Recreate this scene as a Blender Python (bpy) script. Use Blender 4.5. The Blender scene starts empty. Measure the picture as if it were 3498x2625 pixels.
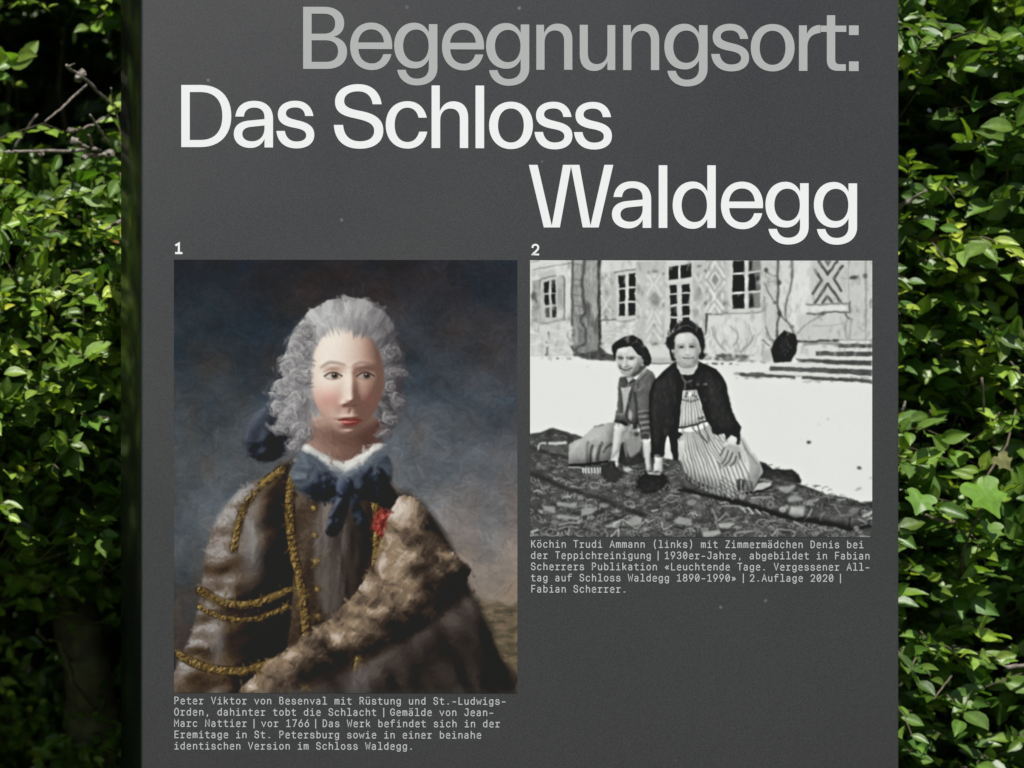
import bpy, bmesh, math, random
import numpy as np
from mathutils import Vector, Matrix

sc = bpy.context.scene
col = sc.collection
R = math.radians
rng = np.random.default_rng(7)
random.seed(7)

# ------------------------------------------------------------------ camera, sky, sun, exposure
S = 1.0 / 2590.0            # metres per photograph pixel on the face of the sign (face 1 m wide)
CX, CY, EYE = 1749.0, 1312.5, 1.5
DIST = 3.0                  # camera to sign face
OFF = 1.23                  # the camera stands this far left of the picture's centre line


def at(px, py, y=0.0):
    """photograph pixel -> point at depth y (0 = face of the sign)"""
    k = (DIST + y) / DIST
    return Vector((-OFF + ((px - CX) * S + OFF) * k, y, EYE - (py - CY) * S * k))


cam_d = bpy.data.cameras.new('camera')
cam_d.sensor_width = 36.0
cam_d.lens = 36.0 * DIST / (3498 * S)
cam_d.shift_x = OFF / (3498 * S)
cam_d.clip_end = 500
cam_d.dof.use_dof = True
cam_d.dof.focus_distance = DIST
cam_d.dof.aperture_fstop = 3.4
cam = bpy.data.objects.new('camera', cam_d)
cam.location = (-OFF, -DIST, EYE)
cam.rotation_euler = (R(90), 0, 0)
col.objects.link(cam)
sc.camera = cam

SUN_EL, SUN_AZ = 63.0, -8.0     # azimuth: degrees to the right of the sign's normal
sd = Vector((math.sin(R(SUN_AZ)) * math.cos(R(SUN_EL)), -math.cos(R(SUN_AZ)) * math.cos(R(SUN_EL)), math.sin(R(SUN_EL))))
w = bpy.data.worlds.new('World')
sc.world = w
w.use_nodes = True
nt = w.node_tree
nt.nodes.clear()
sky = nt.nodes.new('ShaderNodeTexSky')
sky.sky_type = 'NISHITA'
sky.sun_disc = False
sky.sun_elevation = R(SUN_EL)
sky.sun_rotation = math.atan2(sd.x, sd.y)
bg = nt.nodes.new('ShaderNodeBackground')
bg.inputs['Strength'].default_value = 0.05
wo = nt.nodes.new('ShaderNodeOutputWorld')
nt.links.new(sky.outputs[0], bg.inputs[0])
nt.links.new(bg.outputs[0], wo.inputs[0])
sun_d = bpy.data.lights.new('sun', 'SUN')
sun_d.energy = 5.0
sun_d.angle = R(0.53)
sun_d.color = (1.0, 0.97, 0.925)
sun = bpy.data.objects.new('sun', sun_d)
sun.rotation_euler = (-sd).to_track_quat('-Z', 'Y').to_euler()
sun.location = (2, -4, 6)
col.objects.link(sun)
sc.view_settings.view_transform = 'Standard'
sc.view_settings.look = 'None'
sc.view_settings.exposure = 0.5
sc.view_settings.gamma = 1.0

# ------------------------------------------------------------------ helpers


def tag(o, label=None, cat=None, group=None, kind=None):
    if label: o['label'] = label
    if cat: o['category'] = cat
    if group: o['group'] = group
    if kind: o['kind'] = kind
    return o


def empty(name, loc, parent=None):
    o = bpy.data.objects.new(name, None)
    o.empty_display_size = 0.1
    col.objects.link(o)
    o.location = loc
    if parent: o.parent = parent
    return o


def link(name, me, m=None, parent=None):
    """mesh data in world coordinates -> object, child of parent"""
    o = bpy.data.objects.new(name, me)
    if m: me.materials.append(m)
    col.objects.link(o)
    if parent:
        off = Vector(parent.location)
        if parent.parent: off = off + Vector(parent.parent.location)
        me.transform(Matrix.Translation(-off))
        o.parent = parent
    return o


def mesh(name, verts, faces, smooth=False):
    me = bpy.data.meshes.new(name)
    me.from_pydata([tuple(v) for v in verts], [], [tuple(f) for f in faces])
    if smooth:
        me.polygons.foreach_set('use_smooth', [True] * len(me.polygons))
    me.update()
    return me


def fast_mesh(name, V, F, smooth=True):
    """numpy verts (n,3) and quads (m,4)"""
    me = bpy.data.meshes.new(name)
    me.vertices.add(len(V))
    me.vertices.foreach_set('co', np.asarray(V, np.float32).ravel())
    me.loops.add(F.size)
    me.loops.foreach_set('vertex_index', np.asarray(F, np.int32).ravel())
    me.polygons.add(len(F))
    me.polygons.foreach_set('loop_start', np.arange(0, F.size, F.shape[1], dtype=np.int32))
    me.polygons.foreach_set('loop_total', np.full(len(F), F.shape[1], np.int32))
    me.update(calc_edges=True)
    if smooth:
        me.polygons.foreach_set('use_smooth', np.ones(len(F), bool))
    me.validate()
    return me


def set_colors(me, C, name='tint'):
    a = me.color_attributes.new(name, 'FLOAT_COLOR', 'POINT')
    C4 = np.ones((len(C), 4), np.float32)
    C4[:, :3] = C
    a.data.foreach_set('color', C4.ravel())


def box(x0, x1, y0, y1, z0, z1, bev=0.0, seg=3):
    bm = bmesh.new()
    bmesh.ops.create_cube(bm, size=1.0)
    for v in bm.verts:
        v.co = Vector(((x0 + x1) / 2 + v.co.x * (x1 - x0), (y0 + y1) / 2 + v.co.y * (y1 - y0), (z0 + z1) / 2 + v.co.z * (z1 - z0)))
    if bev:
        bmesh.ops.bevel(bm, geom=bm.edges[:], offset=bev, segments=seg, affect='EDGES', profile=0.5)
    me = bpy.data.meshes.new('box')
    bm.to_mesh(me)
    bm.free()
    if bev:
        me.polygons.foreach_set('use_smooth', [True] * len(me.polygons))
        me.set_sharp_from_angle(angle=R(40))
    return me


def mat(name, colr, rough=0.6, spec=0.5, metal=0.0):
    m = bpy.data.materials.new(name)
    m.use_nodes = True
    b = m.node_tree.nodes['Principled BSDF']
    b.inputs['Base Color'].default_value = (*colr, 1)
    b.inputs['Roughness'].default_value = rough
    b.inputs['Specular IOR Level'].default_value = spec
    b.inputs['Metallic'].default_value = metal
    return m


def N(m, t, **kw):
    n = m.node_tree.nodes.new(t)
    for k, v in kw.items():
        if k in n.inputs: n.inputs[k].default_value = v
        else: setattr(n, k, v)
    return n


def L(m, a, b):
    m.node_tree.links.new(a, b)


def ramp(m, fac, stops):
    r = N(m, 'ShaderNodeValToRGB')
    e = r.color_ramp.elements
    while len(e) < len(stops): e.new(0.5)
    for i, (p, c) in enumerate(stops):
        e[i].position = p
        e[i].color = c if len(c) == 4 else (*c, 1)
    L(m, fac, r.inputs[0])
    return r.outputs[0]


def obj_coords(m):
    t = N(m, 'ShaderNodeTexCoord')
    return t.outputs['Object']


# ------------------------------------------------------------------ materials
def powder_coat(name, base, rough, grain=0.36, dust=True):
    m = mat(name, base, rough, 0.5)
    b = m.node_tree.nodes['Principled BSDF']
    oc = obj_coords(m)
    n1 = N(m, 'ShaderNodeTexNoise', Scale=620.0, Detail=2.0, Roughness=0.6)
    L(m, oc, n1.inputs['Vector'])
    n2 = N(m, 'ShaderNodeTexNoise', Scale=2.3, Detail=4.0, Roughness=0.6)
    L(m, oc, n2.inputs['Vector'])
    lo = tuple(c * (1 - grain) for c in base)
    hi = tuple(c * (1 + grain) for c in base)
    c1 = ramp(m, n1.outputs['Fac'], [(0.3, lo), (0.7, hi)])
    if dust:
        # specks and dried drops on the paint: sparse pale cells
        v = N(m, 'ShaderNodeTexVoronoi', Scale=34.0, Randomness=1.0)
        L(m, oc, v.inputs['Vector'])
        keep = N(m, 'ShaderNodeSeparateColor')
        L(m, v.outputs['Color'], keep.inputs[0])
        k = ramp(m, keep.outputs[0], [(0.86, (0, 0, 0)), (0.93, (1, 1, 1))])
        dd = ramp(m, v.outputs['Distance'], [(0.0, (1, 1, 1)), (0.055, (0.6, 0.6, 0.6)), (0.11, (0, 0, 0))])
        mu = N(m, 'ShaderNodeMath', operation='MULTIPLY')
        L(m, k, mu.inputs[0]); L(m, dd, mu.inputs[1])
        mu2 = N(m, 'ShaderNodeMath', operation='MULTIPLY')
        L(m, mu.outputs[0], mu2.inputs[0]); mu2.inputs[1].default_value = 0.9
        mx = N(m, 'ShaderNodeMix', data_type='RGBA')
        L(m, mu2.outputs[0], mx.inputs[0])
        L(m, c1, mx.inputs[6])
        mx.inputs[7].default_value = (0.15, 0.155, 0.16, 1)
        c1 = mx.outputs[2]
    L(m, c1, b.inputs['Base Color'])
    rr = ramp(m, n2.outputs['Fac'], [(0.3, (rough - 0.08,) * 3), (0.7, (rough + 0.08,) * 3)])
    L(m, rr, b.inputs['Roughness'])
    bp = N(m, 'ShaderNodeBump', Strength=0.12, Distance=0.0006)
    n3 = N(m, 'ShaderNodeTexNoise', Scale=900.0, Detail=1.0)
    L(m, oc, n3.inputs['Vector'])
    L(m, n3.outputs['Fac'], bp.inputs['Height'])
    L(m, bp.outputs['Normal'], b.inputs['Normal'])
    return m


M_face = powder_coat('dark_grey_powder_coat', (0.0300, 0.0292, 0.0318), 0.5)
M_edge = powder_coat('dark_edge_powder_coat', (0.03, 0.032, 0.036), 0.4, dust=False)
M_side = mat('glossy_black_glass', (0.004, 0.0045, 0.005), 0.22, 0.6)
_b = M_side.node_tree.nodes['Principled BSDF']
_n = N(M_side, 'ShaderNodeTexNoise', Scale=3.0, Detail=3.0)
L(M_side, obj_coords(M_side), _n.inputs['Vector'])
L(M_side, ramp(M_side, _n.outputs['Fac'], [(0.3, (0.18,) * 3), (0.7, (0.28,) * 3)]), _b.inputs['Roughness'])
M_white = mat('white_print', (0.695, 0.70, 0.72), 0.6, 0.2)
M_grey = mat('grey_print', (0.36, 0.363, 0.372), 0.6, 0.2)
M_capt = mat('pale_grey_print', (0.405, 0.41, 0.42), 0.6, 0.2)


def print_mat(name):
    m = mat(name, (0.5, 0.5, 0.5), 0.55, 0.25)
    a = N(m, 'ShaderNodeVertexColor', layer_name='tint')
    L(m, a.outputs[0], m.node_tree.nodes['Principled BSDF'].inputs['Base Color'])
    return m


M_pict = print_mat('printed_ink')

# ------------------------------------------------------------------ setting
gm = mat('lawn_grass', (0.05, 0.08, 0.025), 0.9, 0.2)
_n = N(gm, 'ShaderNodeTexNoise', Scale=3.0, Detail=8.0, Roughness=0.7)
L(gm, obj_coords(gm), _n.inputs['Vector'])
L(gm, ramp(gm, _n.outputs['Fac'], [(0.35, (0.035, 0.06, 0.015)), (0.65, (0.09, 0.12, 0.04))]), gm.node_tree.nodes['Principled BSDF'].inputs['Base Color'])
g = link('ground', mesh('ground', [(-60, -60, 0), (60, -60, 0), (60, 60, 0), (-60, 60, 0)], [(0, 1, 2, 3)]), gm)
tag(g, kind='structure')

# ------------------------------------------------------------------ the sign
XL, XR = (485.5 - CX) * S, (3072.0 - CX) * S
TOP = 2.06
sign = empty('information_sign', ((XL + XR) / 2, 0.06, 0))
tag(sign, 'tall dark grey information sign with white heading, painted portrait and black and white photograph', 'sign')
link('face_panel', box(XL, XR, 0.0, 0.010, 0.06, TOP, 0.003, 4), M_face, sign)
link('casing', box(XL + 0.0004, XR - 0.012, 0.0104, 0.12, 0.06, TOP - 0.003, 0.0012, 2), M_side, sign)
link('base_plate', box(XL - 0.05, XR + 0.05, -0.09, 0.21, 0.002, 0.0596, 0.004, 2), M_edge, sign)


# ---- lettering
def parse(path):
    """mini SVG (M L C Z, absolute) -> list of (points, closed); points are (x, y)"""
    tk = path.replace(',', ' ').split()
    out, cur, i, cmd = [], None, 0, None
    while i < len(tk):
        if tk[i].isalpha():
            cmd = tk[i]; i += 1
            if cmd == 'Z':
                out[-1][1] = True
                continue
        if cmd == 'M':
            cur = [(float(tk[i]), float(tk[i + 1]))]; i += 2
            out.append([cur, False]); cmd = 'L'
        elif cmd == 'L':
            cur.append((float(tk[i]), float(tk[i + 1]))); i += 2
        elif cmd == 'C':
            p0 = cur[-1]
            p1, p2, p3 = [(float(tk[i + 2 * k]), float(tk[i + 2 * k + 1])) for k in range(3)]
            i += 6
            for s in range(1, 13):
                t = s / 12; u = 1 - t
                cur.append(tuple(u**3 * p0[k] + 3 * u * u * t * p1[k] + 3 * u * t * t * p2[k] + t**3 * p3[k] for k in (0, 1)))
    return out


# each title letter traced as an outline: (origin x, origin y, scale, baseline in zoom px, left x, path)
Q1 = (1000, 0, 1000 / 2212); Q2 = (2000, 0, 1000 / 2212); Q3 = (580, 260, 800 / 2212)
Q4 = (1350, 260, 800 / 2212); Q5 = (1780, 540, 600 / 2212); Q6 = (2380, 540, 600 / 2212)
GL = {
 'B': (Q1, 521, 78, 'M 78 52 L 236 52 C 330 52 388 100 388 176 C 388 228 360 264 310 278 C 372 292 410 332 410 392 C 410 472 352 521 256 521 L 78 521 Z M 142 104 L 142 255 L 234 255 C 290 255 320 228 320 178 C 320 130 290 104 232 104 Z M 142 305 L 142 468 L 250 468 C 310 468 342 438 342 388 C 342 336 310 305 246 305 Z'),
 'n': (Q1, 527, 1840, 'M 1840 187 L 1898 187 L 1898 250 C 1918 204 1952 178 2000 178 C 2070 178 2112 222 2112 298 L 2112 527 L 2050 527 L 2050 312 C 2050 258 2024 230 1980 230 C 1934 230 1902 264 1902 322 L 1902 527 L 1840 527 Z'),
 'u': (Q2, 529, -44, 'M -44 188 L 17 188 L 17 402 C 17 456 42 485 84 485 C 132 485 165 450 165 392 L 165 190 L 224 190 L 224 530 L 165 530 L 165 466 C 146 512 112 537 66 537 C -6 537 -44 490 -44 412 Z'),
 'r': (Q2, 536, 1612, 'M 1612 193 L 1672 193 L 1672 258 C 1692 210 1728 190 1774 190 L 1774 250 C 1710 256 1676 290 1676 356 L 1676 537 L 1612 537 Z'),
 't': (Q2, 538, 1776, 'M 1823 118 L 1886 118 L 1886 196 L 1970 196 L 1970 244 L 1886 244 L 1886 450 C 1886 478 1898 488 1922 488 L 1966 488 L 1966 538 L 1908 538 C 1852 538 1823 512 1823 454 L 1823 244 L 1776 244 L 1776 196 L 1823 196 Z'),
 ':': (Q2, 539, 1990, 'M 1990 195 L 2063 195 L 2063 268 L 1990 268 Z M 1990 467 L 2063 467 L 2063 540 L 1990 540 Z'),
 'D': (Q3, 672, 108, 'M 108 85 L 290 85 C 470 85 580 196 580 378 C 580 560 470 672 290 672 L 108 672 Z M 188 152 L 188 605 L 290 605 C 424 605 496 524 496 378 C 496 232 424 152 290 152 Z'),
 's': (Q3, 678, 1006, 'M 1356 381 C 1340 288 1278 237 1185 237 C 1086 237 1020 288 1020 364 C 1020 440 1072 474 1176 492 L 1200 497 C 1262 510 1288 530 1288 564 C 1288 602 1250 622 1196 622 C 1136 622 1096 586 1086 522 L 1006 522 C 1016 628 1088 687 1196 687 C 1300 687 1364 638 1364 560 C 1364 484 1316 446 1206 422 L 1190 418 C 1122 402 1096 386 1096 356 C 1096 318 1134 300 1186 300 C 1240 300 1272 328 1278 381 Z'),
 'S': (Q3, 680, 1549, 'M 2000 270 C 1984 150 1904 80 1778 80 C 1646 80 1560 150 1560 246 C 1560 340 1622 378 1748 402 L 1806 416 C 1890 438 1930 466 1930 522 C 1930 584 1880 620 1796 620 C 1700 620 1644 568 1636 465 L 1549 465 C 1556 610 1644 690 1794 690 C 1930 690 2016 626 2016 520 C 2016 420 1952 366 1824 338 L 1764 326 C 1680 308 1646 284 1646 240 C 1646 184 1694 148 1778 148 C 1856 148 1904 190 1915 270 Z'),
 'c': (Q4, 683, -90, 'M 298 398 C 276 300 210 242 116 242 C -8 242 -90 330 -90 466 C -90 602 -8 690 118 690 C 214 690 282 632 302 530 L 226 530 C 208 594 170 628 116 628 C 42 628 -6 566 -6 466 C -6 366 42 303 114 303 C 168 303 206 336 220 398 Z'),
 'h': (Q4, 683, 343, 'M 343 92 L 420 92 L 420 338 C 444 276 488 242 548 242 C 636 242 688 298 688 396 L 688 683 L 610 683 L 610 414 C 610 344 578 310 520 310 C 462 310 424 352 424 424 L 424 683 L 343 683 Z'),
 'o': (Q4, 684, 886, 'M 1093 244 C 970 244 886 336 886 468 C 886 600 970 692 1093 692 C 1216 692 1300 600 1300 468 C 1300 336 1216 244 1093 244 Z M 1092 308 C 1018 308 970 370 970 468 C 970 566 1018 630 1092 630 C 1166 630 1214 566 1214 468 C 1214 370 1166 308 1092 308 Z'),
 'W': (Q5, 878, 97, 'M 97 90 L 207 90 L 385 857 L 527 90 L 733 90 L 873 857 L 1048 90 L 1160 90 L 976 878 L 775 878 L 628 108 L 487 878 L 285 878 Z'),
 'a': (Q5, 880, 1143, 'M 1163 493 C 1176 366 1262 295 1400 295 C 1548 295 1637 380 1637 524 L 1637 882 L 1530 882 L 1530 775 C 1496 848 1434 888 1352 888 C 1228 888 1143 816 1143 712 C 1143 612 1212 552 1350 542 L 1530 525 L 1530 504 C 1530 424 1484 380 1400 380 C 1322 380 1276 420 1270 493 Z M 1530 605 L 1360 622 C 1288 630 1250 660 1250 712 C 1250 768 1298 805 1372 805 C 1468 805 1530 738 1530 640 Z'),
 'l': (Q5, 882, 1732, 'M 1732 93 L 1840 93 L 1840 882 L 1732 882 Z'),
 'd': (Q5, 882, 1908, 'M 2344 93 L 2450 93 L 2450 882 L 2344 882 L 2344 765 C 2306 846 2244 893 2160 893 C 2010 893 1908 776 1908 595 C 1908 414 2010 297 2160 297 C 2244 297 2306 342 2344 425 Z M 2184 383 C 2088 383 2020 468 2020 595 C 2020 724 2088 808 2184 808 C 2284 808 2340 724 2340 595 C 2340 468 2284 383 2184 383 Z'),
 'e': (Q6, 883, 304, 'M 832 632 L 408 630 C 414 742 478 812 580 812 C 652 812 700 770 722 695 L 824 695 C 796 820 704 896 578 896 C 414 896 304 776 304 597 C 304 418 410 297 568 297 C 728 297 834 418 834 594 Z M 405 548 L 730 548 C 722 446 662 383 570 383 C 478 383 416 446 405 548 Z'),
 'g': (Q6, 883, 864, 'M 1300 315 L 1408 315 L 1408 866 C 1408 1002 1304 1087 1150 1087 C 1020 1087 922 1014 902 890 L 1008 890 C 1026 962 1076 1002 1150 1002 C 1244 1002 1300 948 1300 862 L 1300 755 C 1264 832 1204 873 1120 873 C 966 873 864 756 864 586 C 864 414 966 297 1115 297 C 1200 297 1262 342 1300 420 Z M 1140 383 C 1044 383 976 466 976 586 C 976 708 1044 790 1140 790 C 1240 790 1298 708 1298 586 C 1298 466 1240 383 1140 383 Z'),
}


def title(name, letters, y0, m, label):
    """letters: (char, left x in photo px); y0: baseline photo px at x = 1749; lines fall slightly to the right"""
    cu = bpy.data.curves.new(name, 'CURVE')
    cu.dimensions = '2D'
    cu.fill_mode = 'FRONT'
    for ch, x in letters:
        (ox, oy, s), base, left, path = GL[ch]
        yb = y0 + (x - CX) * 0.0038
        for pts, closed in parse(path):
            sp = cu.splines.new('POLY')
            if abs(pts[0][0] - pts[-1][0]) + abs(pts[0][1] - pts[-1][1]) < 0.01: pts = pts[:-1]
            sp.points.add(len(pts) - 1)
            for q, (px, py) in zip(sp.points, pts):
                X = x + (px - left) * s
                Y = yb + (py - base) * s
                q.co = ((X - CX) * S, EYE - (Y - CY) * S, 0, 1)
            sp.use_cyclic_u = True
    o = bpy.data.objects.new(name, cu)
    col.objects.link(o)
    dg = bpy.context.evaluated_depsgraph_get()
    me = bpy.data.meshes.new_from_object(o.evaluated_get(dg))
    bpy.data.objects.remove(o)
    co = [(v.co.x, -0.0003, v.co.y) for v in me.vertices]
    for v, c in zip(me.vertices, co): v.co = c
    me.name = name
    r = link(name, me, m, sign)
    r['label'] = label
    return r


q1 = lambda x: 1000 + x * 1000 / 2212
q2 = lambda x: 2000 + x * 1000 / 2212
q3 = lambda x: 580 + x * 800 / 2212
q4 = lambda x: 1350 + x * 800 / 2212
q5 = lambda x: 1780 + x * 600 / 2212
q6 = lambda x: 2380 + x * 600 / 2212
title('title_line', [('B', q1(78)), ('e', q1(433)), ('g', q1(766)), ('e', q1(1127)), ('g', q1(1460)), ('n', q1(1840)), ('u', q2(-44)),
                     ('n', q2(284)), ('g', q2(595)), ('s', q2(949)), ('o', q2(1248)), ('r', q2(1612)), ('t', q2(1776)), (':', q2(1990))],
      238.9, M_grey, 'light grey heading word ending in a colon')
title('title_line', [('D', q3(108)), ('a', q3(604)), ('s', q3(1006)), ('S', q3(1549)), ('c', q4(-90)), ('h', q4(343)), ('l', q4(758)),
                     ('o', q4(886)), ('s', q4(1315)), ('s', q4(1688))], 507.6, M_white, 'white heading line of two words')
title('title_line', [('W', q5(97)), ('a', q5(1143)), ('l', q5(1732)), ('d', q5(1908)), ('e', q6(304)), ('g', q6(864)), ('g', q6(1474))],
      777.5, M_white, 'white heading word set to the right')

# ---- small monospaced type drawn with a pen of constant width
EL = lambda x, y, rx, ry: f'M {x} {y+ry} C {x+rx*.552} {y+ry} {x+rx} {y+ry*.552} {x+rx} {y} C {x+rx} {y-ry*.552} {x+rx*.552} {y-ry} {x} {y-ry} C {x-rx*.552} {y-ry} {x-rx} {y-ry*.552} {x-rx} {y} C {x-rx} {y+ry*.552} {x-rx*.552} {y+ry} {x} {y+ry} Z'
BOWL = 'M 20 50 C 30 80 86 76 86 35 C 86 -6 30 -10 20 20'
PEN = {
 'A': 'M 8 0 L 50 100 L 92 0 M 22 33 L 78 33', 'B': 'M 52 54 L 18 54 M 18 0 L 18 100 L 52 100 C 84 100 84 54 52 54 C 92 54 92 0 52 0 L 18 0',
 'D': 'M 18 0 L 18 100 L 44 100 C 98 100 98 0 44 0 Z', 'E': 'M 84 0 L 20 0 L 20 100 L 84 100 M 20 52 L 76 52',
 'F': 'M 22 0 L 22 100 L 86 100 M 22 50 L 78 50', 'G': 'M 86 74 C 80 108 14 112 14 50 C 14 -12 86 -8 86 30 L 86 46 L 56 46',
 'J': 'M 34 100 L 78 100 L 78 28 C 78 -8 20 -10 16 26', 'K': 'M 18 0 L 18 100 M 84 100 L 20 42 M 40 58 L 88 0', 'L': 'M 22 100 L 22 0 L 84 0',
 'M': 'M 12 0 L 12 100 L 50 40 L 88 100 L 88 0', 'N': 'M 16 0 L 16 100 L 84 0 L 84 100', 'O': EL(50, 50, 37, 52),
 'P': 'M 18 0 L 18 100 L 54 100 C 92 100 92 46 54 46 L 18 46', 'R': 'M 18 0 L 18 100 L 54 100 C 90 100 90 48 54 48 L 18 48 M 52 48 L 88 0',
 'S': 'M 84 76 C 78 110 16 108 16 75 C 16 40 86 62 86 26 C 86 -10 18 -10 14 26', 'T': 'M 10 100 L 90 100 M 50 100 L 50 0',
 'V': 'M 10 100 L 50 0 L 90 100', 'W': 'M 6 100 L 26 0 L 50 70 L 74 0 L 94 100', 'Z': 'M 16 100 L 84 100 L 16 0 L 86 0',
 'a': 'M 20 60 C 32 78 76 76 76 50 L 76 0 M 76 40 C 60 42 14 42 14 18 C 14 -8 68 -8 76 16', 'b': 'M 20 102 L 20 0 ' + BOWL,
 'c': 'M 82 56 C 68 80 16 78 16 35 C 16 -8 68 -10 82 14', 'd': 'M 80 102 L 80 0 M 80 50 C 70 80 14 76 14 35 C 14 -6 70 -10 80 20',
 'e': 'M 16 39 L 84 39 C 84 86 15 84 15 34 C 15 -10 62 -8 82 6', 'f': 'M 36 0 L 36 78 C 36 104 66 106 86 98 M 12 68 L 80 68',
 'g': 'M 80 70 L 80 -6 C 80 -34 26 -34 20 -12 M 80 50 C 70 80 14 76 14 36 C 14 -2 70 -4 80 22',
 'h': 'M 20 102 L 20 0 M 20 46 C 30 76 82 80 82 44 L 82 0', 'i': 'M 20 68 L 52 68 L 52 0 M 16 0 L 86 0 M 44 96 L 57 96',
 'k': 'M 20 102 L 20 0 M 78 70 L 22 28 M 42 42 L 84 0', 'l': 'M 18 102 L 52 102 L 52 0 M 16 0 L 86 0',
 'm': 'M 12 0 L 12 70 M 12 52 C 18 76 50 78 50 50 L 50 0 M 50 52 C 56 76 88 78 88 50 L 88 0',
 'n': 'M 20 0 L 20 70 M 20 46 C 30 76 82 80 82 44 L 82 0', 'o': EL(50, 35, 35, 36), 'p': 'M 20 70 L 20 -28 ' + BOWL,
 'r': 'M 14 68 L 40 68 L 40 0 M 14 0 L 74 0 M 40 44 C 50 70 70 74 88 64',
 's': 'M 80 54 C 72 78 20 78 20 53 C 20 26 84 44 84 18 C 84 -8 22 -8 16 16', 't': 'M 40 92 L 40 22 C 40 -4 66 -4 86 2 M 12 68 L 82 68',
 'u': 'M 18 70 L 18 26 C 18 -10 70 -8 80 24 M 80 70 L 80 0', 'v': 'M 12 70 L 50 0 L 88 70', 'w': 'M 6 70 L 26 0 L 50 50 L 74 0 L 94 70',
 '0': EL(50, 50, 36, 52) + ' M 32 32 L 68 68', '1': 'M 18 82 L 52 100 L 52 0 M 16 0 L 86 0', '2': 'M 16 74 C 18 108 84 108 84 72 C 84 50 60 36 16 0 L 86 0',
 '3': 'M 18 82 C 30 108 82 104 82 76 C 82 54 60 53 44 53 M 44 53 C 64 53 88 50 88 26 C 88 -8 20 -8 14 20',
 '6': 'M 66 103 L 22 46 ' + EL(50, 31, 35, 33), '7': 'M 14 100 L 86 100 L 36 0',
 '8': EL(50, 76, 30, 24) + ' ' + EL(50, 26, 36, 26), '9': 'M 34 -3 L 78 54 ' + EL(50, 69, 35, 33),
 '.': 'M 42 5 L 60 5', ',': 'M 54 10 L 44 -18', '-': 'M 22 36 L 80 36', '(': 'M 66 112 C 34 80 34 20 66 -18', ')': 'M 34 112 C 66 80 66 20 34 -18',
 '«': 'M 46 60 L 20 36 L 46 12 M 80 60 L 54 36 L 80 12', '»': 'M 20 60 L 46 36 L 20 12 M 54 60 L 80 36 L 54 12', '|': 'M 50 108 L 50 -22',
}
for _c, _base in (('ä', 'a'), ('ö', 'o'), ('ü', 'u')):
    PEN[_c] = PEN[_base] + ' M 24 101 L 36 101 M 64 101 L 76 101'


def strip(pts, closed, hw):
    """flat ribbon of half width hw along pts, mitred joints, ends extended by hw"""
    P = [np.array(p, float) for p in pts]
    if closed and np.linalg.norm(P[0] - P[-1]) < 1e-6: P = P[:-1]
    n = len(P)
    if not closed:
        d0 = P[0] - P[1]; P[0] = P[0] + d0 / np.linalg.norm(d0) * hw * 0.7
        d1 = P[-1] - P[-2]; P[-1] = P[-1] + d1 / np.linalg.norm(d1) * hw * 0.7
    Lf, Rt = [], []
    for i in range(n):
        a = P[i] - P[i - 1] if (i > 0 or closed) else P[1] - P[0]
        b = P[(i + 1) % n] - P[i] if (i < n - 1 or closed) else a
        a = a / (np.linalg.norm(a) + 1e-9); b = b / (np.linalg.norm(b) + 1e-9)
        na = np.array((-a[1], a[0])); nb = np.array((-b[1], b[0]))
        m = na + nb
        lm = np.linalg.norm(m)
        m = na if lm < 1e-6 else m / lm
        k = min(1.9, 1 / max(0.3, float(m @ na)))
        Lf.append(P[i] + m * hw * k); Rt.append(P[i] - m * hw * k)
    return Lf, Rt, (n if closed else n - 1)


def type_line(name, segs, y0, adv, cap, pen, m):
    """segs: list of (text, x of first cell in photo px); y0 baseline photo px at the first cell"""
    V, F = [], []
    xs = segs[0][1]
    for text, x0 in segs:
        for i, ch in enumerate(text):
            if ch == ' ': continue
            xc = x0 + i * adv
            yb = y0 + (xc - xs) * 0.0017
            for j, (pts, closed) in enumerate(parse(PEN[ch])):
                P = [(xc + adv * (0.5 + (p[0] - 50) / 100 * 0.84), yb - pen / 2 - p[1] / 100 * (cap - pen)) for p in pts]
                Lf, Rt, nf = strip(P, closed, pen / 2)
                n = len(Lf); b = len(V)
                yy = -0.0003 - 0.00002 * j
                for q in Lf + Rt:
                    V.append(((q[0] - CX) * S, yy, EYE - (q[1] - CY) * S))
                for k in range(nf):
                    k2 = (k + 1) % n
                    F.append((b + k, b + n + k, b + n + k2, b + k2))
    return link(name, mesh(name, V, F), m, sign)


A1, A2 = 21.08, 20.75
B1 = [2406.7 + i * 38.57 for i in range(5)]
B2 = [1871.9 + i * 38.3 for i in range(5)]
CAPTIONS = [
 (A1, B1[0], [('Peter Viktor von Besenval mit Rüstung und St.-Ludwigs-', 592.3)]),
 (A1, B1[1], [('Orden, dahinter tobt die Schlacht', 592.3), ('|', 1300), ('Gemälde von Jean-', 1330)]),
 (A1, B1[2], [('Marc Nattier', 592.3), ('|', 857), ('vor 1766', 890), ('|', 1067.5), ('Das Werk befindet sich in der', 1098.9)]),
 (A1, B1[3], [('Eremitage in St. Petersburg sowie in einer beinahe', 592.3)]),
 (A1, B1[4], [('identischen Version im Schloss Waldegg.', 592.3)]),
 (A2, B2[0], [('Köchin Trudi Ammann (links) mit Zimmermädchen Denis bei', 1810.9)]),
 (A2, B2[1], [('der Teppichreinigung', 1810.9), ('|', 2237.4), ('1930er-Jahre, abgebildet in Fabian', 2267.4)]),
 (A2, B2[2], [('Scherrers Publikation «Leuchtende Tage. Vergessener All-', 1810.9)]),
 (A2, B2[3], [('tag auf Schloss Waldegg 1890-1990»', 1810.9), ('|', 2528.5), ('2.Auflage 2020', 2558.4), ('|', 2860.2)]),
 (A2, B2[4], [('Fabian Scherrer.', 1810.9)]),
]
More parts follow.
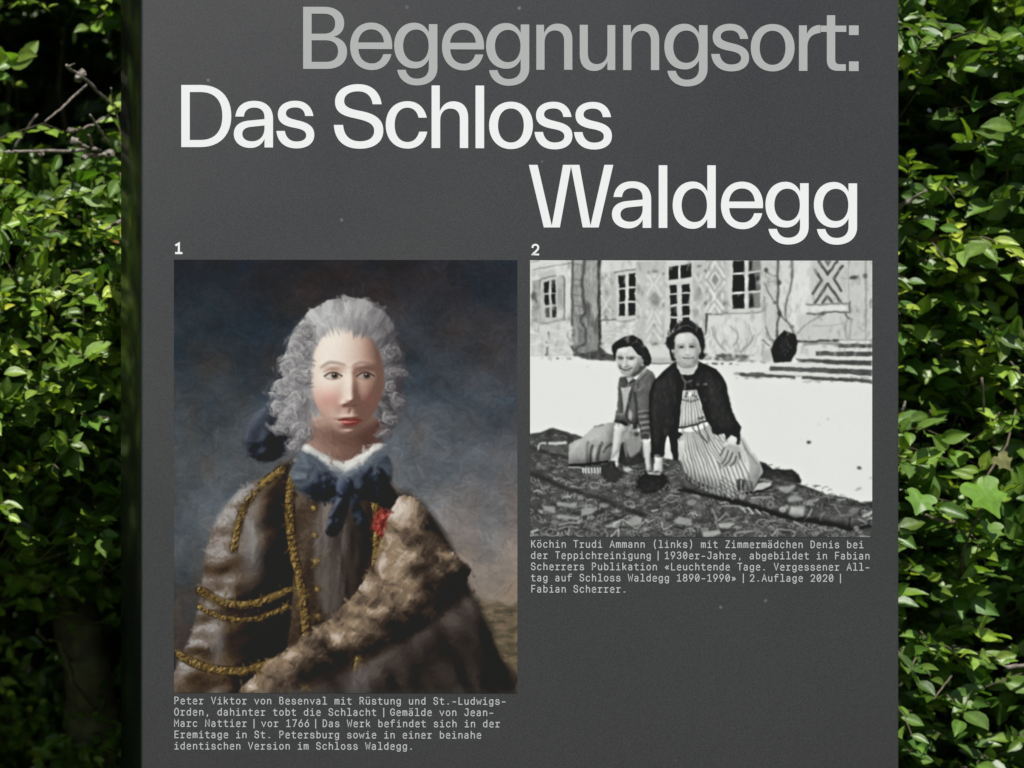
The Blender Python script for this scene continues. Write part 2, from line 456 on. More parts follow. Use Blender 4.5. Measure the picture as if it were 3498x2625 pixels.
for adv, y0, segs in CAPTIONS:
    type_line('caption_line', segs, y0, adv, 26.4, 3.2, M_capt)
type_line('figure_number', [('1', 593.2)], 868.9, 34.0, 40.0, 7.2, M_white)
type_line('figure_number', [('2', 1811.6)], 873.4, 34.0, 40.0, 6.6, M_white)

# ------------------------------------------------------------------ the two printed pictures: painted in code, kept as mesh colours
def blur1(a, s, axis):
    r = max(1, int(3 * s + 0.5))
    k = np.exp(-0.5 * (np.arange(-r, r + 1) / s) ** 2); k /= k.sum()
    pad = [(0, 0)] * a.ndim; pad[axis] = (r, r)
    p = np.pad(a, pad, mode='edge')
    o = np.zeros_like(a)
    n = a.shape[axis]
    for i, kv in enumerate(k):
        o += kv * (p[i:i + n] if axis == 0 else p[:, i:i + n])
    return o


def blur(a, s):
    return blur1(blur1(a, s, 0), s, 1) if s > 0.15 else a


def resize(a, h, wd):
    """smooth upscaling of a small grid"""
    H0, W0 = a.shape[:2]
    y = np.linspace(0, H0 - 1, h); x = np.linspace(0, W0 - 1, wd)
    y0 = np.clip(y.astype(int), 0, H0 - 2); x0 = np.clip(x.astype(int), 0, W0 - 2)
    fy = y - y0; fx = x - x0
    fy = fy * fy * (3 - 2 * fy); fx = fx * fx * (3 - 2 * fx)
    if a.ndim == 3: fy = fy[:, None, None]; fx = fx[None, :, None]
    else: fy = fy[:, None]; fx = fx[None, :]
    A = a[y0][:, x0]; B = a[y0][:, x0 + 1]; C = a[y0 + 1][:, x0]; D = a[y0 + 1][:, x0 + 1]
    return (A * (1 - fx) + B * fx) * (1 - fy) + (C * (1 - fx) + D * fx) * fy


def fbm(h, wd, cell, octv=4, gain=0.55):
    o = np.zeros((h, wd)); amp = 1.0; tot = 0.0
    for k in range(octv):
        c = max(1.2, cell / 2 ** k)
        o += amp * resize(rng.uniform(-1, 1, (int(h / c) + 3, int(wd / c) + 3)), h, wd)
        tot += amp; amp *= gain
    return o / tot


def spline(pts, closed=True, n=6):
    P = np.array(pts, float)
    m = len(P)
    if m < 3: return P
    out = []
    rngi = range(m) if closed else range(m - 1)
    for i in rngi:
        if closed: a, b, c, d = P[(i - 1) % m], P[i], P[(i + 1) % m], P[(i + 2) % m]
        else: a, b, c, d = P[max(i - 1, 0)], P[i], P[i + 1], P[min(i + 2, m - 1)]
        for t in np.arange(n) / n:
            out.append(0.5 * (2 * b + (c - a) * t + (2 * a - 5 * b + 4 * c - d) * t * t + (3 * b - a - 3 * c + d) * t ** 3))
    if not closed: out.append(P[-1])
    return np.array(out)


class Canvas:
    def __init__(s, X0, Y0, wd, ht, k, ch):
        s.X0, s.Y0, s.k = X0, Y0, k
        s.W, s.H = int(round(wd * k)), int(round(ht * k))
        s.a = np.zeros((s.H, s.W, ch))
        s.ch = ch
        s.T(X0, Y0, 1.0)

    def T(s, ox, oy, sc_):
        s.ox, s.oy, s.sc = ox, oy, sc_

    def px(s, pts):
        P = np.asarray(pts, float)
        return np.stack([((s.ox + P[:, 0] * s.sc) - s.X0) * s.k, ((s.oy + P[:, 1] * s.sc) - s.Y0) * s.k], 1)

    def comp(s, mask, x0, y0, c, alpha):
        h, wd = mask.shape
        v = s.a[y0:y0 + h, x0:x0 + wd]
        m = (mask * alpha)[:, :, None]
        v[:] = v * (1 - m) + np.array(c if hasattr(c, '__len__') else [c] * s.ch, float) * m

    def region(s, P, pad):
        x0 = max(0, int(P[:, 0].min() - pad)); x1 = min(s.W, int(P[:, 0].max() + pad) + 2)
        y0 = max(0, int(P[:, 1].min() - pad)); y1 = min(s.H, int(P[:, 1].max() + pad) + 2)
        return x0, y0, x1, y1

    def mask(s, P, bl, pad):
        x0, y0, x1, y1 = s.region(P, pad)
        if x1 <= x0 or y1 <= y0: return None
        q = 3
        h, wd = (y1 - y0) * q, (x1 - x0) * q
        cnt = np.zeros((h, wd + 1))
        Q = (P - (x0, y0)) * q
        A = Q; B = np.roll(Q, -1, 0)
        for (ax, ay), (bx, by) in zip(A, B):
            if ay == by: continue
            lo, hi = (ay, by) if ay < by else (by, ay)
            r0 = max(0, int(math.ceil(lo - 0.5))); r1 = min(h, int(math.ceil(hi - 0.5)))
            if r1 <= r0: continue
            rows = np.arange(r0, r1)
            xs = ax + (rows + 0.5 - ay) * (bx - ax) / (by - ay)
            np.add.at(cnt, (rows, np.clip(np.ceil(xs - 0.5), 0, wd).astype(int)), 1)
        m = (np.cumsum(cnt[:, :wd], 1) % 2).reshape(y1 - y0, q, x1 - x0, q).mean((1, 3))
        return blur(m, bl), x0, y0

    def poly(s, pts, c, bl=0.0, alpha=1.0, sm=False):
        """filled outline; bl = soft edge in source units of the current transform"""
        P = s.px(pts)
        if sm: P = spline(P)
        b = bl * s.sc * s.k
        r = s.mask(P, b, 3 * b + 2)
        if r: s.comp(*r, c, alpha)

    def line(s, pts, wd, c, bl=0.0, alpha=1.0, sm=True, taper=False):
        P = s.px(pts)
        if sm and len(P) > 2: P = spline(P, False, 5)
        hw = wd * s.sc * s.k / 2
        soft = max(0.55, bl * s.sc * s.k)
        x0, y0, x1, y1 = s.region(P, hw + soft + 1)
        if x1 <= x0 or y1 <= y0: return
        gy, gx = np.mgrid[y0:y1, x0:x1] + 0.5
        best = np.full(gx.shape, -1e9)
        n = len(P) - 1
        for i in range(n):
            a, b = P[i], P[i + 1]
            d = b - a
            l2 = d @ d + 1e-9
            t = np.clip(((gx - a[0]) * d[0] + (gy - a[1]) * d[1]) / l2, 0, 1)
            dist = np.hypot(gx - a[0] - t * d[0], gy - a[1] - t * d[1])
            wl = hw
            if taper:
                u = (i + t) / n
                wl = hw * np.sin(np.pi * np.clip(0.06 + 0.88 * u, 0, 1)) ** 0.7
            best = np.maximum(best, wl - dist)
        s.comp(np.clip(best / (2 * soft) + 0.5, 0, 1), x0, y0, c, alpha)

    def blob(s, x, y, rx, ry, c, bl=0.0, alpha=1.0, rot=0.0):
        t = np.linspace(0, 2 * np.pi, 22)[:-1]
        cx, cy = np.cos(t) * rx, np.sin(t) * ry
        s.poly(np.stack([x + cx * math.cos(rot) - cy * math.sin(rot), y + cx * math.sin(rot) + cy * math.cos(rot)], 1), c, bl, alpha)


def to_print(cv, name, label, x0, y0, x1, y1, gain=1.0, lift=0.0):
    """canvas (sRGB 0-255) -> coloured grid lying 0.3 mm proud of the face"""
    a = np.clip(cv.a, 0, 255) / 255
    lin = np.where(a <= 0.04045, a / 12.92, ((a + 0.055) / 1.055) ** 2.4)
    lin = np.clip((lin - lift) * gain, 0.004, 0.9)
    if cv.ch == 1: lin = np.repeat(lin, 3, 2)
    H, W = cv.H, cv.W
    xs = np.linspace(x0, x1, W); ys = np.linspace(y0, y1, H)
    gx, gy = np.meshgrid(xs, ys)
    V = np.stack([(gx - CX) * S, np.full_like(gx, -0.0003), EYE - (gy + (gx - x0) * 0.0014 - CY) * S], 2).reshape(-1, 3)
    idx = np.arange(H * W).reshape(H, W)
    F = np.stack([idx[:-1, :-1], idx[1:, :-1], idx[1:, 1:], idx[:-1, 1:]], 2).reshape(-1, 4)
    me = fast_mesh(name, V, F, False)
    set_colors(me, lin.reshape(-1, 3))
    o = link(name, me, M_pict, sign)
    o['label'] = label
    return o


# ---------------------------------------------------------------- picture 2: black and white photograph
p = Canvas(1810.5, 890, 1168.5, 944, 0.5, 1)
U = 400 / 1953
TA = (1810, 890, U); TB = (2210, 890, U); TC = (2590, 890, U)
TD = (1810, 1210, U); TE = (2210, 1210, U); TF = (2590, 1210, U)
TG = (1810, 1510, 600 / 2212); TH = (2400, 1510, 600 / 2212)
p.a[:] = 222
p.a[:, :, 0] += 6 * fbm(p.H, p.W, 40)
snow0 = int((1222 - 890) * 0.5)
p.a[snow0:, :, 0] = 237 + 1.5 * fbm(p.H - snow0, p.W, 60)
# -- left end of the house
p.T(*TA)
p.line([(30, 35), (150, 15)], 22, 150, 8, 0.7)
p.line([(60, 165), (250, 125), (400, 95), (690, 50)], 20, 140, 8, 0.8)
p.poly([(150, 210), (430, 150), (440, 270), (180, 330)], 200, 20)
p.poly([(40, 345), (190, 320), (205, 1040), (40, 1000)], 172, 8)
for _ in range(26):
    p.blob(random.uniform(50, 190), random.uniform(480, 1010), random.uniform(12, 40), random.uniform(12, 45), random.choice([105, 120, 150, 195]), 10, 0.7)
p.blob(75, 595, 50, 60, 98, 16)
p.poly([(185, 340), (430, 290), (450, 1000), (205, 1035)], 198, 5)
p.line([(165, 500), (172, 380), (195, 325), (280, 290), (430, 268)], 24, 135, 6)
for q, c in (([(240, 362), (322, 345), (325, 545), (245, 550)], 48), ([(358, 340), (425, 330), (432, 545), (365, 548)], 50), ([(250, 572), (325, 567), (328, 752), (252, 756)], 50),
             ([(366, 562), (432, 558), (436, 738), (370, 742)], 50), ([(258, 797), (328, 795), (332, 955), (262, 960)], 92), ([(372, 775), (438, 765), (440, 958), (375, 962)], 62)):
    p.poly(q, c, 4)
p.blob(390, 800, 22, 40, 130, 10)
p.poly([(445, 300), (500, 260), (560, 262), (592, 330), (592, 990), (450, 985)], 188, 6)
p.poly([(470, 480), (530, 470), (535, 770), (478, 775)], 172, 10)
p.poly([(455, 840), (560, 830), (560, 950), (460, 960)], 212, 8)
p.line([(560, 270), (580, 340), (578, 600), (582, 990)], 24, 128, 6)
p.line([(60, 1000), (180, 1048), (330, 1050), (470, 1010), (590, 990)], 40, 158, 14)
for l, wd, c in (([(150, 1080), (140, 1200), (170, 1280), (215, 1280)], 22, 160), ([(318, 1210), (328, 1350), (300, 1480), (280, 1590)], 36, 122), ([(270, 1360), (300, 1420), (290, 1590)], 26, 130),
                 ([(640, 1180), (625, 1270), (650, 1310), (690, 1350)], 22, 140), ([(60, 1150), (100, 1170)], 30, 165), ([(60, 1410), (110, 1400)], 30, 160), ([(430, 1150), (480, 1130)], 24, 190), ([(330, 1490), (600, 1560)], 26, 205)):
    p.line(l, wd, c, 10, 0.9)
p.line([(20, 1590), (500, 1592), (720, 1590)], 16, 190, 8)
# -- tree
p.poly([(700, -10), (1190, -10), (1190, 900), (1195, 1200), (1230, 1480), (1420, 1660), (980, 1640), (735, 1600), (690, 1350), (700, 900)], 142, 6)
p.poly([(735, 0), (880, 0), (850, 400), (890, 700), (880, 900), (740, 900)], 172, 14)
for y in (70, 330, 420, 580, 760, 920):
    p.line([(745, y), (870, y + 12)], 26, 118, 14, 0.7)
p.poly([(930, 60), (1120, 0), (1125, 600), (1120, 900), (1080, 980), (1030, 860), (1010, 720), (930, 620), (905, 400)], 172, 14)
p.line([(1040, 100), (1010, 260), (1060, 420)], 36, 190, 14, 0.6)
p.poly([(940, 690), (1010, 700), (1030, 900), (1000, 1000), (930, 960)], 104, 14)
p.poly([(960, 930), (1060, 1000), (1160, 950), (1165, 1200), (1090, 1250), (1040, 1100), (960, 1200)], 112, 16)
p.poly([(735, 930), (800, 950), (800, 1400), (730, 1390), (740, 1150)], 165, 14)
p.poly([(970, 1050), (1060, 1250), (1110, 1400), (1100, 1540), (960, 1540)], 140, 18)
p.poly([(800, 1110), (880, 1150), (890, 1360), (810, 1400)], 122, 14)
p.line([(715, -10), (712, 300), (705, 700), (700, 1000), (720, 1120), (725, 1240)], 38, 86, 14, .8)
p.line([(910, -10), (895, 200), (870, 380), (885, 600), (905, 760), (925, 880), (860, 970), (870, 1060), (930, 1150), (935, 1290), (900, 1400), (790, 1470), (740, 1540)], 48, 78, 18, .8)
p.line([(1155, -10), (1150, 500), (1160, 900), (1168, 1250), (1165, 1600)], 46, 68, 9)
p.line([(650, 1380), (700, 1440), (740, 1520), (745, 1600)], 44, 90, 12)
p.poly([(740, 1560), (830, 1480), (960, 1530), (1150, 1500), (1200, 1310), (1260, 1380), (1200, 1460), (1290, 1590), (1430, 1650), (1000, 1660)], 86, 16)
p.blob(870, 1510, 55, 60, 140, 12)
for _ in range(70):
    x = random.uniform(740, 1130); y = random.uniform(0, 1560)
    p.line([(x, y), (x + random.uniform(-14, 14), y + random.uniform(40, 130))], random.uniform(6, 16), random.choice([90, 110, 185, 150]), 6, 0.35)
# -- patterned shutters and windows
p.poly([(1195, 220), (1440, 200), (1450, 990), (1205, 1005)], 192, 6)
p.blob(1278, 540, 36, 62, 158, 10)
for q in ([(1232, 240), (1275, 335), (1195, 480)], [(1330, 230), (1280, 335), (1355, 460)], [(1192, 600), (1270, 735), (1200, 880)], [(1355, 600), (1270, 735), (1355, 860)]):
    p.line(q, 26, 218, 7, sm=False)
p.line([(1212, 985), (1275, 885), (1340, 980)], 28, 226, 6, sm=False)
for x, y in ((1275, 270), (1220, 310), (1345, 320), (1380, 370), (1380, 840), (1275, 950), (1330, 770)):
    p.blob(x, y, 24, 24, 150, 9, 0.8)
p.line([(1205, 1005), (1330, 1000), (1445, 980)], 26, 120, 9)
p.poly([(1440, 215), (1780, 150), (1795, 970), (1440, 985)], 210, 5)
p.line([(1420, 205), (1600, 170), (1790, 142)], 28, 140, 7)
for q in ([(1478, 262), (1592, 240), (1590, 455), (1484, 468)], [(1645, 226), (1765, 210), (1766, 432), (1645, 445)], [(1484, 496), (1590, 486), (1590, 690), (1487, 700)],
          [(1647, 476), (1764, 463), (1764, 668), (1647, 680)], [(1487, 726), (1589, 719), (1588, 922), (1488, 932)], [(1647, 713), (1762, 706), (1758, 912), (1647, 922)]):
    p.poly(q, 46, 4)
p.line([(1440, 1022), (1620, 1010), (1810, 985)], 40, 172, 12)
for _ in range(20):
    x = random.uniform(1200, 1780); y = random.uniform(1090, 1400)
    p.line([(x, y), (x + random.uniform(60, 170), y + random.uniform(-40, 40))], random.uniform(12, 22), random.choice([165, 180, 195]), 10, 0.8)
p.line([(1850, 960), (1835, 1120), (1795, 1220), (1700, 1270)], 32, 128, 9)
p.blob(1850, 965, 45, 28, 92, 10)
for x0, y0, x1, y1, n_ in ((20, 1070, 690, 1580, 34), (1200, 1040, 1800, 1460, 40)):
    for _ in range(n_):
        x, y = random.uniform(x0, x1), random.uniform(y0, y1)
        rx, ry = random.uniform(40, 80), random.uniform(22, 46)
        p.blob(x, y, rx + 9, ry + 9, 176, 10, 0.5); p.blob(x, y, rx, ry, random.choice([214, 224, 232, 236]), 12, 0.85)
# -- middle of the house
p.T(*TB)
p.poly([(-190, 30), (310, 10), (310, 1230), (300, 1400), (-190, 1400)], 200, 8)
for q in ([(-190, 260), (-110, 420), (-190, 560)], [(-190, 700), (-90, 860), (-180, 1010)]):
    p.line(q, 30, 220, 8, sm=False)
p.blob(-140, 480, 36, 90, 160, 14); p.blob(-150, 940, 26, 40, 165, 10)
p.line([(0, 240), (95, 395), (5, 575)], 34, 224, 8, sm=False)
p.line([(265, 190), (128, 395), (245, 600)], 34, 224, 8, sm=False)
p.line([(0, 715), (92, 860), (0, 1060)], 34, 224, 8, sm=False)
p.line([(275, 670), (140, 860), (235, 1060)], 34, 224, 8, sm=False)
p.line([(-20, 1200), (110, 1000), (235, 1190)], 34, 222, 8, sm=False)
p.line([(10, 1330), (110, 1170), (222, 1325)], 36, 228, 8, sm=False)
p.poly([(125, 520), (235, 640), (125, 750), (15, 640)], 160, 16)
p.blob(125, 690, 50, 40, 142, 14)
for x, y, rx, ry, c in ((130, 185, 60, 26, 138), (25, 205, 28, 34, 150), (265, 225, 22, 34, 140), (265, 750, 26, 50, 160), (125, 1085, 40, 26, 170), (130, 1392, 66, 24, 118), (100, 1215, 26, 20, 160), (265, 1260, 22, 24, 150)):
    p.blob(x, y, rx, ry, c, 12, 0.9)
for x, y in ((125, 260), (235, 385), (235, 870), (5, 860), (5, 400)):
    p.blob(x, y, 36, 34, 224, 10)
p.poly([(305, 110), (345, 70), (745, 10), (765, 40), (765, 1020), (320, 1230)], 214, 6)
for q in ([(362, 110), (522, 90), (520, 310), (366, 334)], [(560, 84), (740, 56), (740, 280), (562, 305)], [(378, 426), (502, 416), (500, 546), (384, 556)], [(578, 408), (716, 394), (713, 530), (582, 540)],
          [(384, 582), (500, 574), (499, 730), (388, 740)], [(582, 568), (713, 554), (711, 728), (584, 738)], [(387, 776), (499, 768), (498, 926), (389, 936)], [(584, 765), (709, 757), (706, 915), (588, 926)],
          [(388, 970), (498, 962), (480, 1060), (380, 1220)], [(590, 955), (704, 948), (720, 1050), (590, 1050)]):
    p.poly(q, 48, 4)
p.line([(350, 370), (760, 318)], 40, 222, 6)
p.poly([(765, 20), (960, 10), (960, 900), (950, 1240), (765, 1020)], 200, 7)
p.blob(862, 560, 55, 120, 166, 18); p.blob(870, 100, 45, 24, 140, 10); p.blob(800, 860, 36, 60, 180, 14); p.blob(850, 240, 30, 30, 170, 12)
for q in ([(785, 230), (850, 345), (945, 520)], [(945, 190), (880, 330)], [(780, 700), (850, 790), (940, 690)], [(860, 770), (920, 980), (880, 1100)]):
    p.line(q, 28, 222, 9, sm=False)
p.poly([(968, 0), (1310, 0), (1345, 60), (1345, 880), (968, 895)], 186, 5)
p.line([(1128, 30), (985, 280)], 46, 228, 6); p.line([(1132, 30), (1282, 270)], 46, 228, 6)
p.line([(1132, 190), (1050, 328), (1130, 480), (1224, 322), (1132, 190)], 26, 226, 6, sm=False)
p.poly([(1135, 235), (1185, 322), (1132, 408), (1085, 322)], 150, 8)
p.line([(985, 385), (1128, 600), (985, 800)], 46, 228, 6, sm=False)
p.line([(1278, 370), (1120, 600), (1270, 805)], 46, 228, 6, sm=False)
p.line([(1030, 885), (1125, 735), (1228, 875)], 44, 230, 6, sm=False)
p.blob(1000, 600, 26, 55, 224, 8); p.blob(1255, 600, 26, 55, 226, 8); p.blob(1122, 860, 22, 26, 224, 8)
p.line([(1010, 40), (1000, 120)], 30, 220, 8); p.line([(1250, 30), (1275, 110)], 30, 220, 8)
for x, y in ((970, 180), (968, 715), (1325, 45), (1290, 720)):
    p.blob(x, y, 28, 28, 135, 10)
p.line([(965, 893), (1180, 900), (1350, 872)], 22, 120, 7)
p.poly([(1345, 0), (1930, 0), (1945, 870), (1365, 885)], 212, 5)
p.poly([(1305, 0), (1350, 0), (1345, 690), (1310, 690)], 205, 6)
for q, c in (([(1430, 5), (1625, 5), (1622, 193), (1430, 215)], 42), ([(1428, 252), (1622, 228), (1622, 518), (1426, 530)], 44), ([(1424, 572), (1621, 554), (1619, 800), (1415, 812)], 48),
             ([(1690, 5), (1905, 5), (1900, 168), (1690, 192)], 142), ([(1690, 222), (1895, 198), (1890, 498), (1690, 512)], 125), ([(1690, 552), (1893, 533), (1885, 785), (1690, 800)], 140)):
    p.poly(q, c, 4)
p.poly([(1692, 5), (1745, 5), (1760, 90), (1740, 170), (1692, 180)], 60, 10)
p.poly([(1692, 235), (1780, 225), (1800, 330), (1810, 420), (1810, 495), (1692, 505)], 46, 10)
p.poly([(1692, 555), (1760, 550), (1770, 680), (1790, 780), (1692, 795)], 56, 12)
p.blob(1845, 300, 26, 40, 70, 10)
p.line([(1260, 895), (1600, 885), (1945, 862)], 22, 160, 8)
p.poly([(965, 900), (1018, 900), (1000, 1080), (985, 1240), (962, 1240)], 84, 6)
for _ in range(46):
    x = random.uniform(1010, 1940); y = random.uniform(1040, 1540)
    p.line([(x, y), (x + random.uniform(-60, 60), y + random.uniform(60, 130)), (x + random.uniform(-90, 90), y + random.uniform(130, 260))], random.uniform(10, 30), random.choice([168, 185, 195, 232, 234]), 12, 0.7)
for q, wd, c in (([(1090, 1130), (1120, 1280), (1200, 1400), (1300, 1500)], 30, 168), ([(1370, 1090), (1480, 1180), (1510, 1290), (1440, 1420)], 28, 165), ([(1780, 1250), (1700, 1400), (1560, 1520)], 36, 160), ([(1130, 1130), (1150, 1300)], 26, 180)):
    p.line(q, wd, c, 12, 0.9)
for _ in range(60):
    x = random.uniform(960, 1940)
    p.blob(x, random.uniform(1570, 1680) + (x - 960) * 0.03, random.uniform(16, 60), random.uniform(12, 34), random.choice([82, 98, 120, 150]), 12, 0.8)
# -- right end of the house
p.T(*TC)
p.poly([(40, 10), (640, 10), (640, 1320), (60, 1320)], 208, 14)
p.poly([(350, 10), (545, 10), (560, 520), (440, 900), (360, 780)], 222, 16)
p.poly([(590, 10), (900, 10), (800, 900), (640, 1180), (480, 940), (560, 560)], 230, 20)
p.poly([(860, 10), (1400, 10), (1400, 700), (880, 700)], 204, 16)
p.poly([(1390, 10), (1890, 10), (1890, 1320), (1390, 1320)], 206, 12)
p.poly([(640, 900), (1450, 880), (1420, 1330), (620, 1330)], 207, 22)
for q, wd, c in (([(320, 0), (320, 300), (330, 420), (312, 700), (345, 880), (310, 1080), (310, 1270)], 48, 88), ([(558, 0), (562, 260), (520, 520), (470, 660), (450, 800), (455, 960)], 42, 108),
                 ([(110, 180), (200, 235), (310, 265)], 28, 112), ([(110, 390), (150, 510), (225, 630), (290, 720)], 28, 112), ([(340, 890), (440, 985), (530, 1090), (590, 1230)], 36, 98),
                 ([(125, 1110), (200, 1290), (275, 1340)], 26, 115), ([(110, 770), (115, 960), (125, 1110)], 22, 165), ([(70, 1330), (180, 1420)], 28, 100), ([(130, 130), (120, 290)], 20, 140),
                 ([(370, 280), (520, 400)], 12, 185), ([(640, 1230), (720, 1130), (860, 1020), (1060, 905)], 28, 150), ([(0, 870), (100, 840)], 16, 140), ([(100, 600), (110, 660), (90, 690)], 20, 140), ([(150, 370), (260, 350)], 18, 150)):
    p.line(q, wd * .85, c, 11, 0.8)
p.blob(125, 165, 30, 34, 92, 10); p.blob(270, 710, 26, 26, 95, 10); p.blob(450, 985, 26, 24, 88, 8); p.blob(550, 1110, 30, 30, 88, 8); p.blob(340, 370, 40, 50, 84, 12); p.blob(350, 890, 34, 50, 80, 12)
for q in ([(1000, 15), (1150, 235), (1305, 15)], [(945, 165), (1055, 330), (900, 555)], [(1388, 90), (1258, 305), (1372, 500)], [(940, 715), (1150, 390), (1365, 695)]):
    p.line(q, 48, 96, 6, sm=False)
p.poly([(1090, 10), (1210, 10), (1150, 105)], 112, 8)
p.line([(1062, 715), (1145, 605), (1232, 705)], 46, 98, 6, sm=False)
p.line([(800, 735), (1000, 735), (1250, 722), (1500, 715)], 34, 150, 8)
p.poly([(790, 775), (1495, 750), (1495, 830), (800, 855)], 229, 8)
p.line([(810, 885), (1000, 890), (1190, 858), (1510, 860)], 34, 115, 9)
p.blob(1060, 885, 66, 30, 86, 10, rot=-0.5); p.line([(1518, 690), (1518, 870)], 34, 120, 8)
p.line([(900, 1080), (1200, 1086), (1420, 1050)], 18, 176, 8)
p.line([(1500, 10), (1500, 690)], 16, 172, 8); p.line([(1775, 10), (1790, 700), (1785, 1310)], 28, 164, 10)
p.line([(1385, 295), (1500, 300)], 14, 170, 8)
p.blob(1590, 288, 78, 30, 92, 8, rot=-0.18); p.blob(1775, 262, 34, 44, 112, 10)
p.line([(1450, 890), (1480, 950), (1550, 990)], 36, 120, 10); p.line([(1470, 1000), (1440, 1150), (1480, 1310)], 36, 168, 14); p.line([(1540, 1010), (1510, 1310)], 40, 172, 14)
p.line([(1870, 650), (1865, 780)], 30, 150, 12)
p.line([(640, 1345), (850, 1355), (1100, 1335), (1340, 1335)], 42, 84, 10)
p.line([(760, 1400), (1000, 1380), (1320, 1390)], 40, 150, 16)
p.line([(1350, 1325), (1890, 1325)], 20, 165, 8)


def step(white, dark):
    p.poly(dark, 90, 5)
    P = np.array(dark)
    for _ in range(24):
        x = random.uniform(P[:, 0].min(), P[:, 0].max())
        yy = random.uniform(P[:, 1].min(), P[:, 1].max())
        p.blob(x, yy, random.uniform(20, 90), random.uniform(6, 14), random.choice([70, 76, 110, 130]), 10, 0.6)
    p.poly(white, 224, 5)


step([(1325, 1338), (1890, 1342), (1890, 1385), (1340, 1385)], [(1325, 1380), (1890, 1382), (1890, 1450), (1330, 1450)])
step([(940, 1455), (1890, 1455), (1890, 1510), (960, 1510)], [(950, 1505), (1890, 1510), (1890, 1595), (960, 1595)])
p.T(*TF)
step([(545, 30), (940, 25), (1890, 42), (1890, 105), (600, 75)], [(610, 70), (900, 80), (1890, 100), (1890, 192), (1300, 172), (850, 130), (680, 130)])
step([(185, 145), (600, 140), (1200, 170), (1890, 205), (1890, 258), (1000, 225), (190, 200)], [(190, 195), (900, 215), (1890, 250), (1890, 365), (1400, 325), (900, 300), (190, 275)])
step([(0, 270), (900, 315), (1890, 370), (1890, 420), (900, 355), (0, 320)], [(-380, 310), (0, 320), (615, 362), (615, 405), (0, 380), (-270, 378)])
p.poly([(720, 358), (1350, 388), (1890, 418), (1890, 492), (1700, 465), (1000, 432), (722, 412)], 92, 5)
for _ in range(16): p.blob(random.uniform(720, 1880), random.uniform(380, 470), random.uniform(20, 80), 12, random.choice([70, 125]), 10, 0.5)
p.poly([(-160, 20), (190, 20), (190, 130), (-160, 100)], 226, 14)
p.T(*TC)
p.poly([(430, 1160), (500, 1190), (620, 1240), (645, 1330), (640, 1500), (590, 1600), (545, 1690), (250, 1700), (230, 1600), (195, 1480), (250, 1380), (330, 1260)], 44, 8)
for _ in range(130):
    a = random.uniform(0, 6.28); r = random.uniform(0.2, 1.12)
    p.line([(425 + 215 * r * math.cos(a), 1440 + 250 * r * math.sin(a)), (425 + 215 * r * math.cos(a) + random.uniform(-26, 26), 1440 + 250 * r * math.sin(a) - random.uniform(10, 34))], random.uniform(6, 14), random.choice([36, 40, 48, 70, 88]), 4, 0.7)
p.poly([(40, 1490), (200, 1480), (240, 1680), (60, 1680)], 175, 20, 0.6)
# -- snow line and marks
p.T(*TD)
p.poly([(5, 35), (700, 30), (1000, 100), (1400, 125), (1440, 110), (1440, 1600), (5, 1600)], 238, 10)
p.poly([(715, -10), (1000, -5), (1430, 10), (1440, 118), (1200, 108), (960, 80), (850, 45), (720, 12)], 92, 10)
for _ in range(24): p.blob(random.uniform(800, 1420), random.uniform(0, 95), random.uniform(20, 50), random.uniform(8, 18), random.choice([60, 72, 120]), 8, 0.6)
for x, y, rx, ry, c in ((275, 15, 24, 20, 110), (460, 76, 28, 16, 120), (315, 72, 16, 20, 190), (660, 82, 46, 14, 150), (545, 78, 10, 22, 210), (960, 218, 16, 12, 205)):
    p.blob(x, y, rx, ry, c, 8)
p.T(*TE)
p.poly([(-200, 60), (470, 60), (470, 160), (-200, 160)], 192, 14)
p.line([(60, 145), (220, 160), (440, 150)], 28, 132, 10)
p.poly([(-250, 175), (460, 175), (460, 420), (-250, 420)], 237, 8)
p.poly([(860, 100), (1953, 140), (1953, 300), (1000, 240)], 235, 14)
for x, y, rx, ry, c in ((1130, 158, 56, 16, 84), (1255, 158, 24, 16, 96), (1388, 165, 26, 15, 105), (1500, 175, 40, 10, 190), (1000, 160, 40, 10, 130), (1520, 322, 42, 10, 195)):
    p.blob(x, y, rx, ry, c, 7)
p.poly([(1655, 308), (1953, 312), (1953, 378), (1665, 352)], 104, 5)
p.T(*TF)
for x, y, rx, ry, c in ((840, 1470, 36, 22, 70), (715, 1422, 14, 12, 215), (1155, 1080, 20, 18, 198), (1005, 1165, 16, 20, 220), (1345, 1250, 12, 8, 215)):
    p.blob(x, y, rx, ry, c, 9, rot=0.4)
p.T(*TH)
for x, y, rx, ry, c in ((1968, 322, 24, 22, 84), (1955, 588, 46, 11, 165), (2115, 445, 26, 12, 195), (1335, 8, 26, 14, 80)):
    p.blob(x, y, rx, ry, c, 8, rot=-0.4)
# -- carpets
p.T(*TG)
CARPET = [(0, -105), (130, -118), (250, -170), (300, -172), (420, -140), (520, -105), (700, -60), (1900, 230), (2300, 60), (2600, 80), (3025, 330), (3375, 520), (3575, 590), (3725, 650), (3975, 690), (4135, 750), (4320, 745), (4320, 1300), (0, 1300)]
p.poly(CARPET, 80, 5)
ca = p.a[int((1452 - 890) * .5):]
n1 = fbm(ca.shape[0], p.W, 16, 3, 0.7)
sel = (ca[:, :, 0] < 120)
ca[:, :, 0] += sel * 20 * n1


def in_carpet(x, y):
    top = -110 if x < 480 else (0 if x < 1900 else 250)
    if x > 3100: top = 360 + (x - 3100) * 0.33
    return y > top + 30


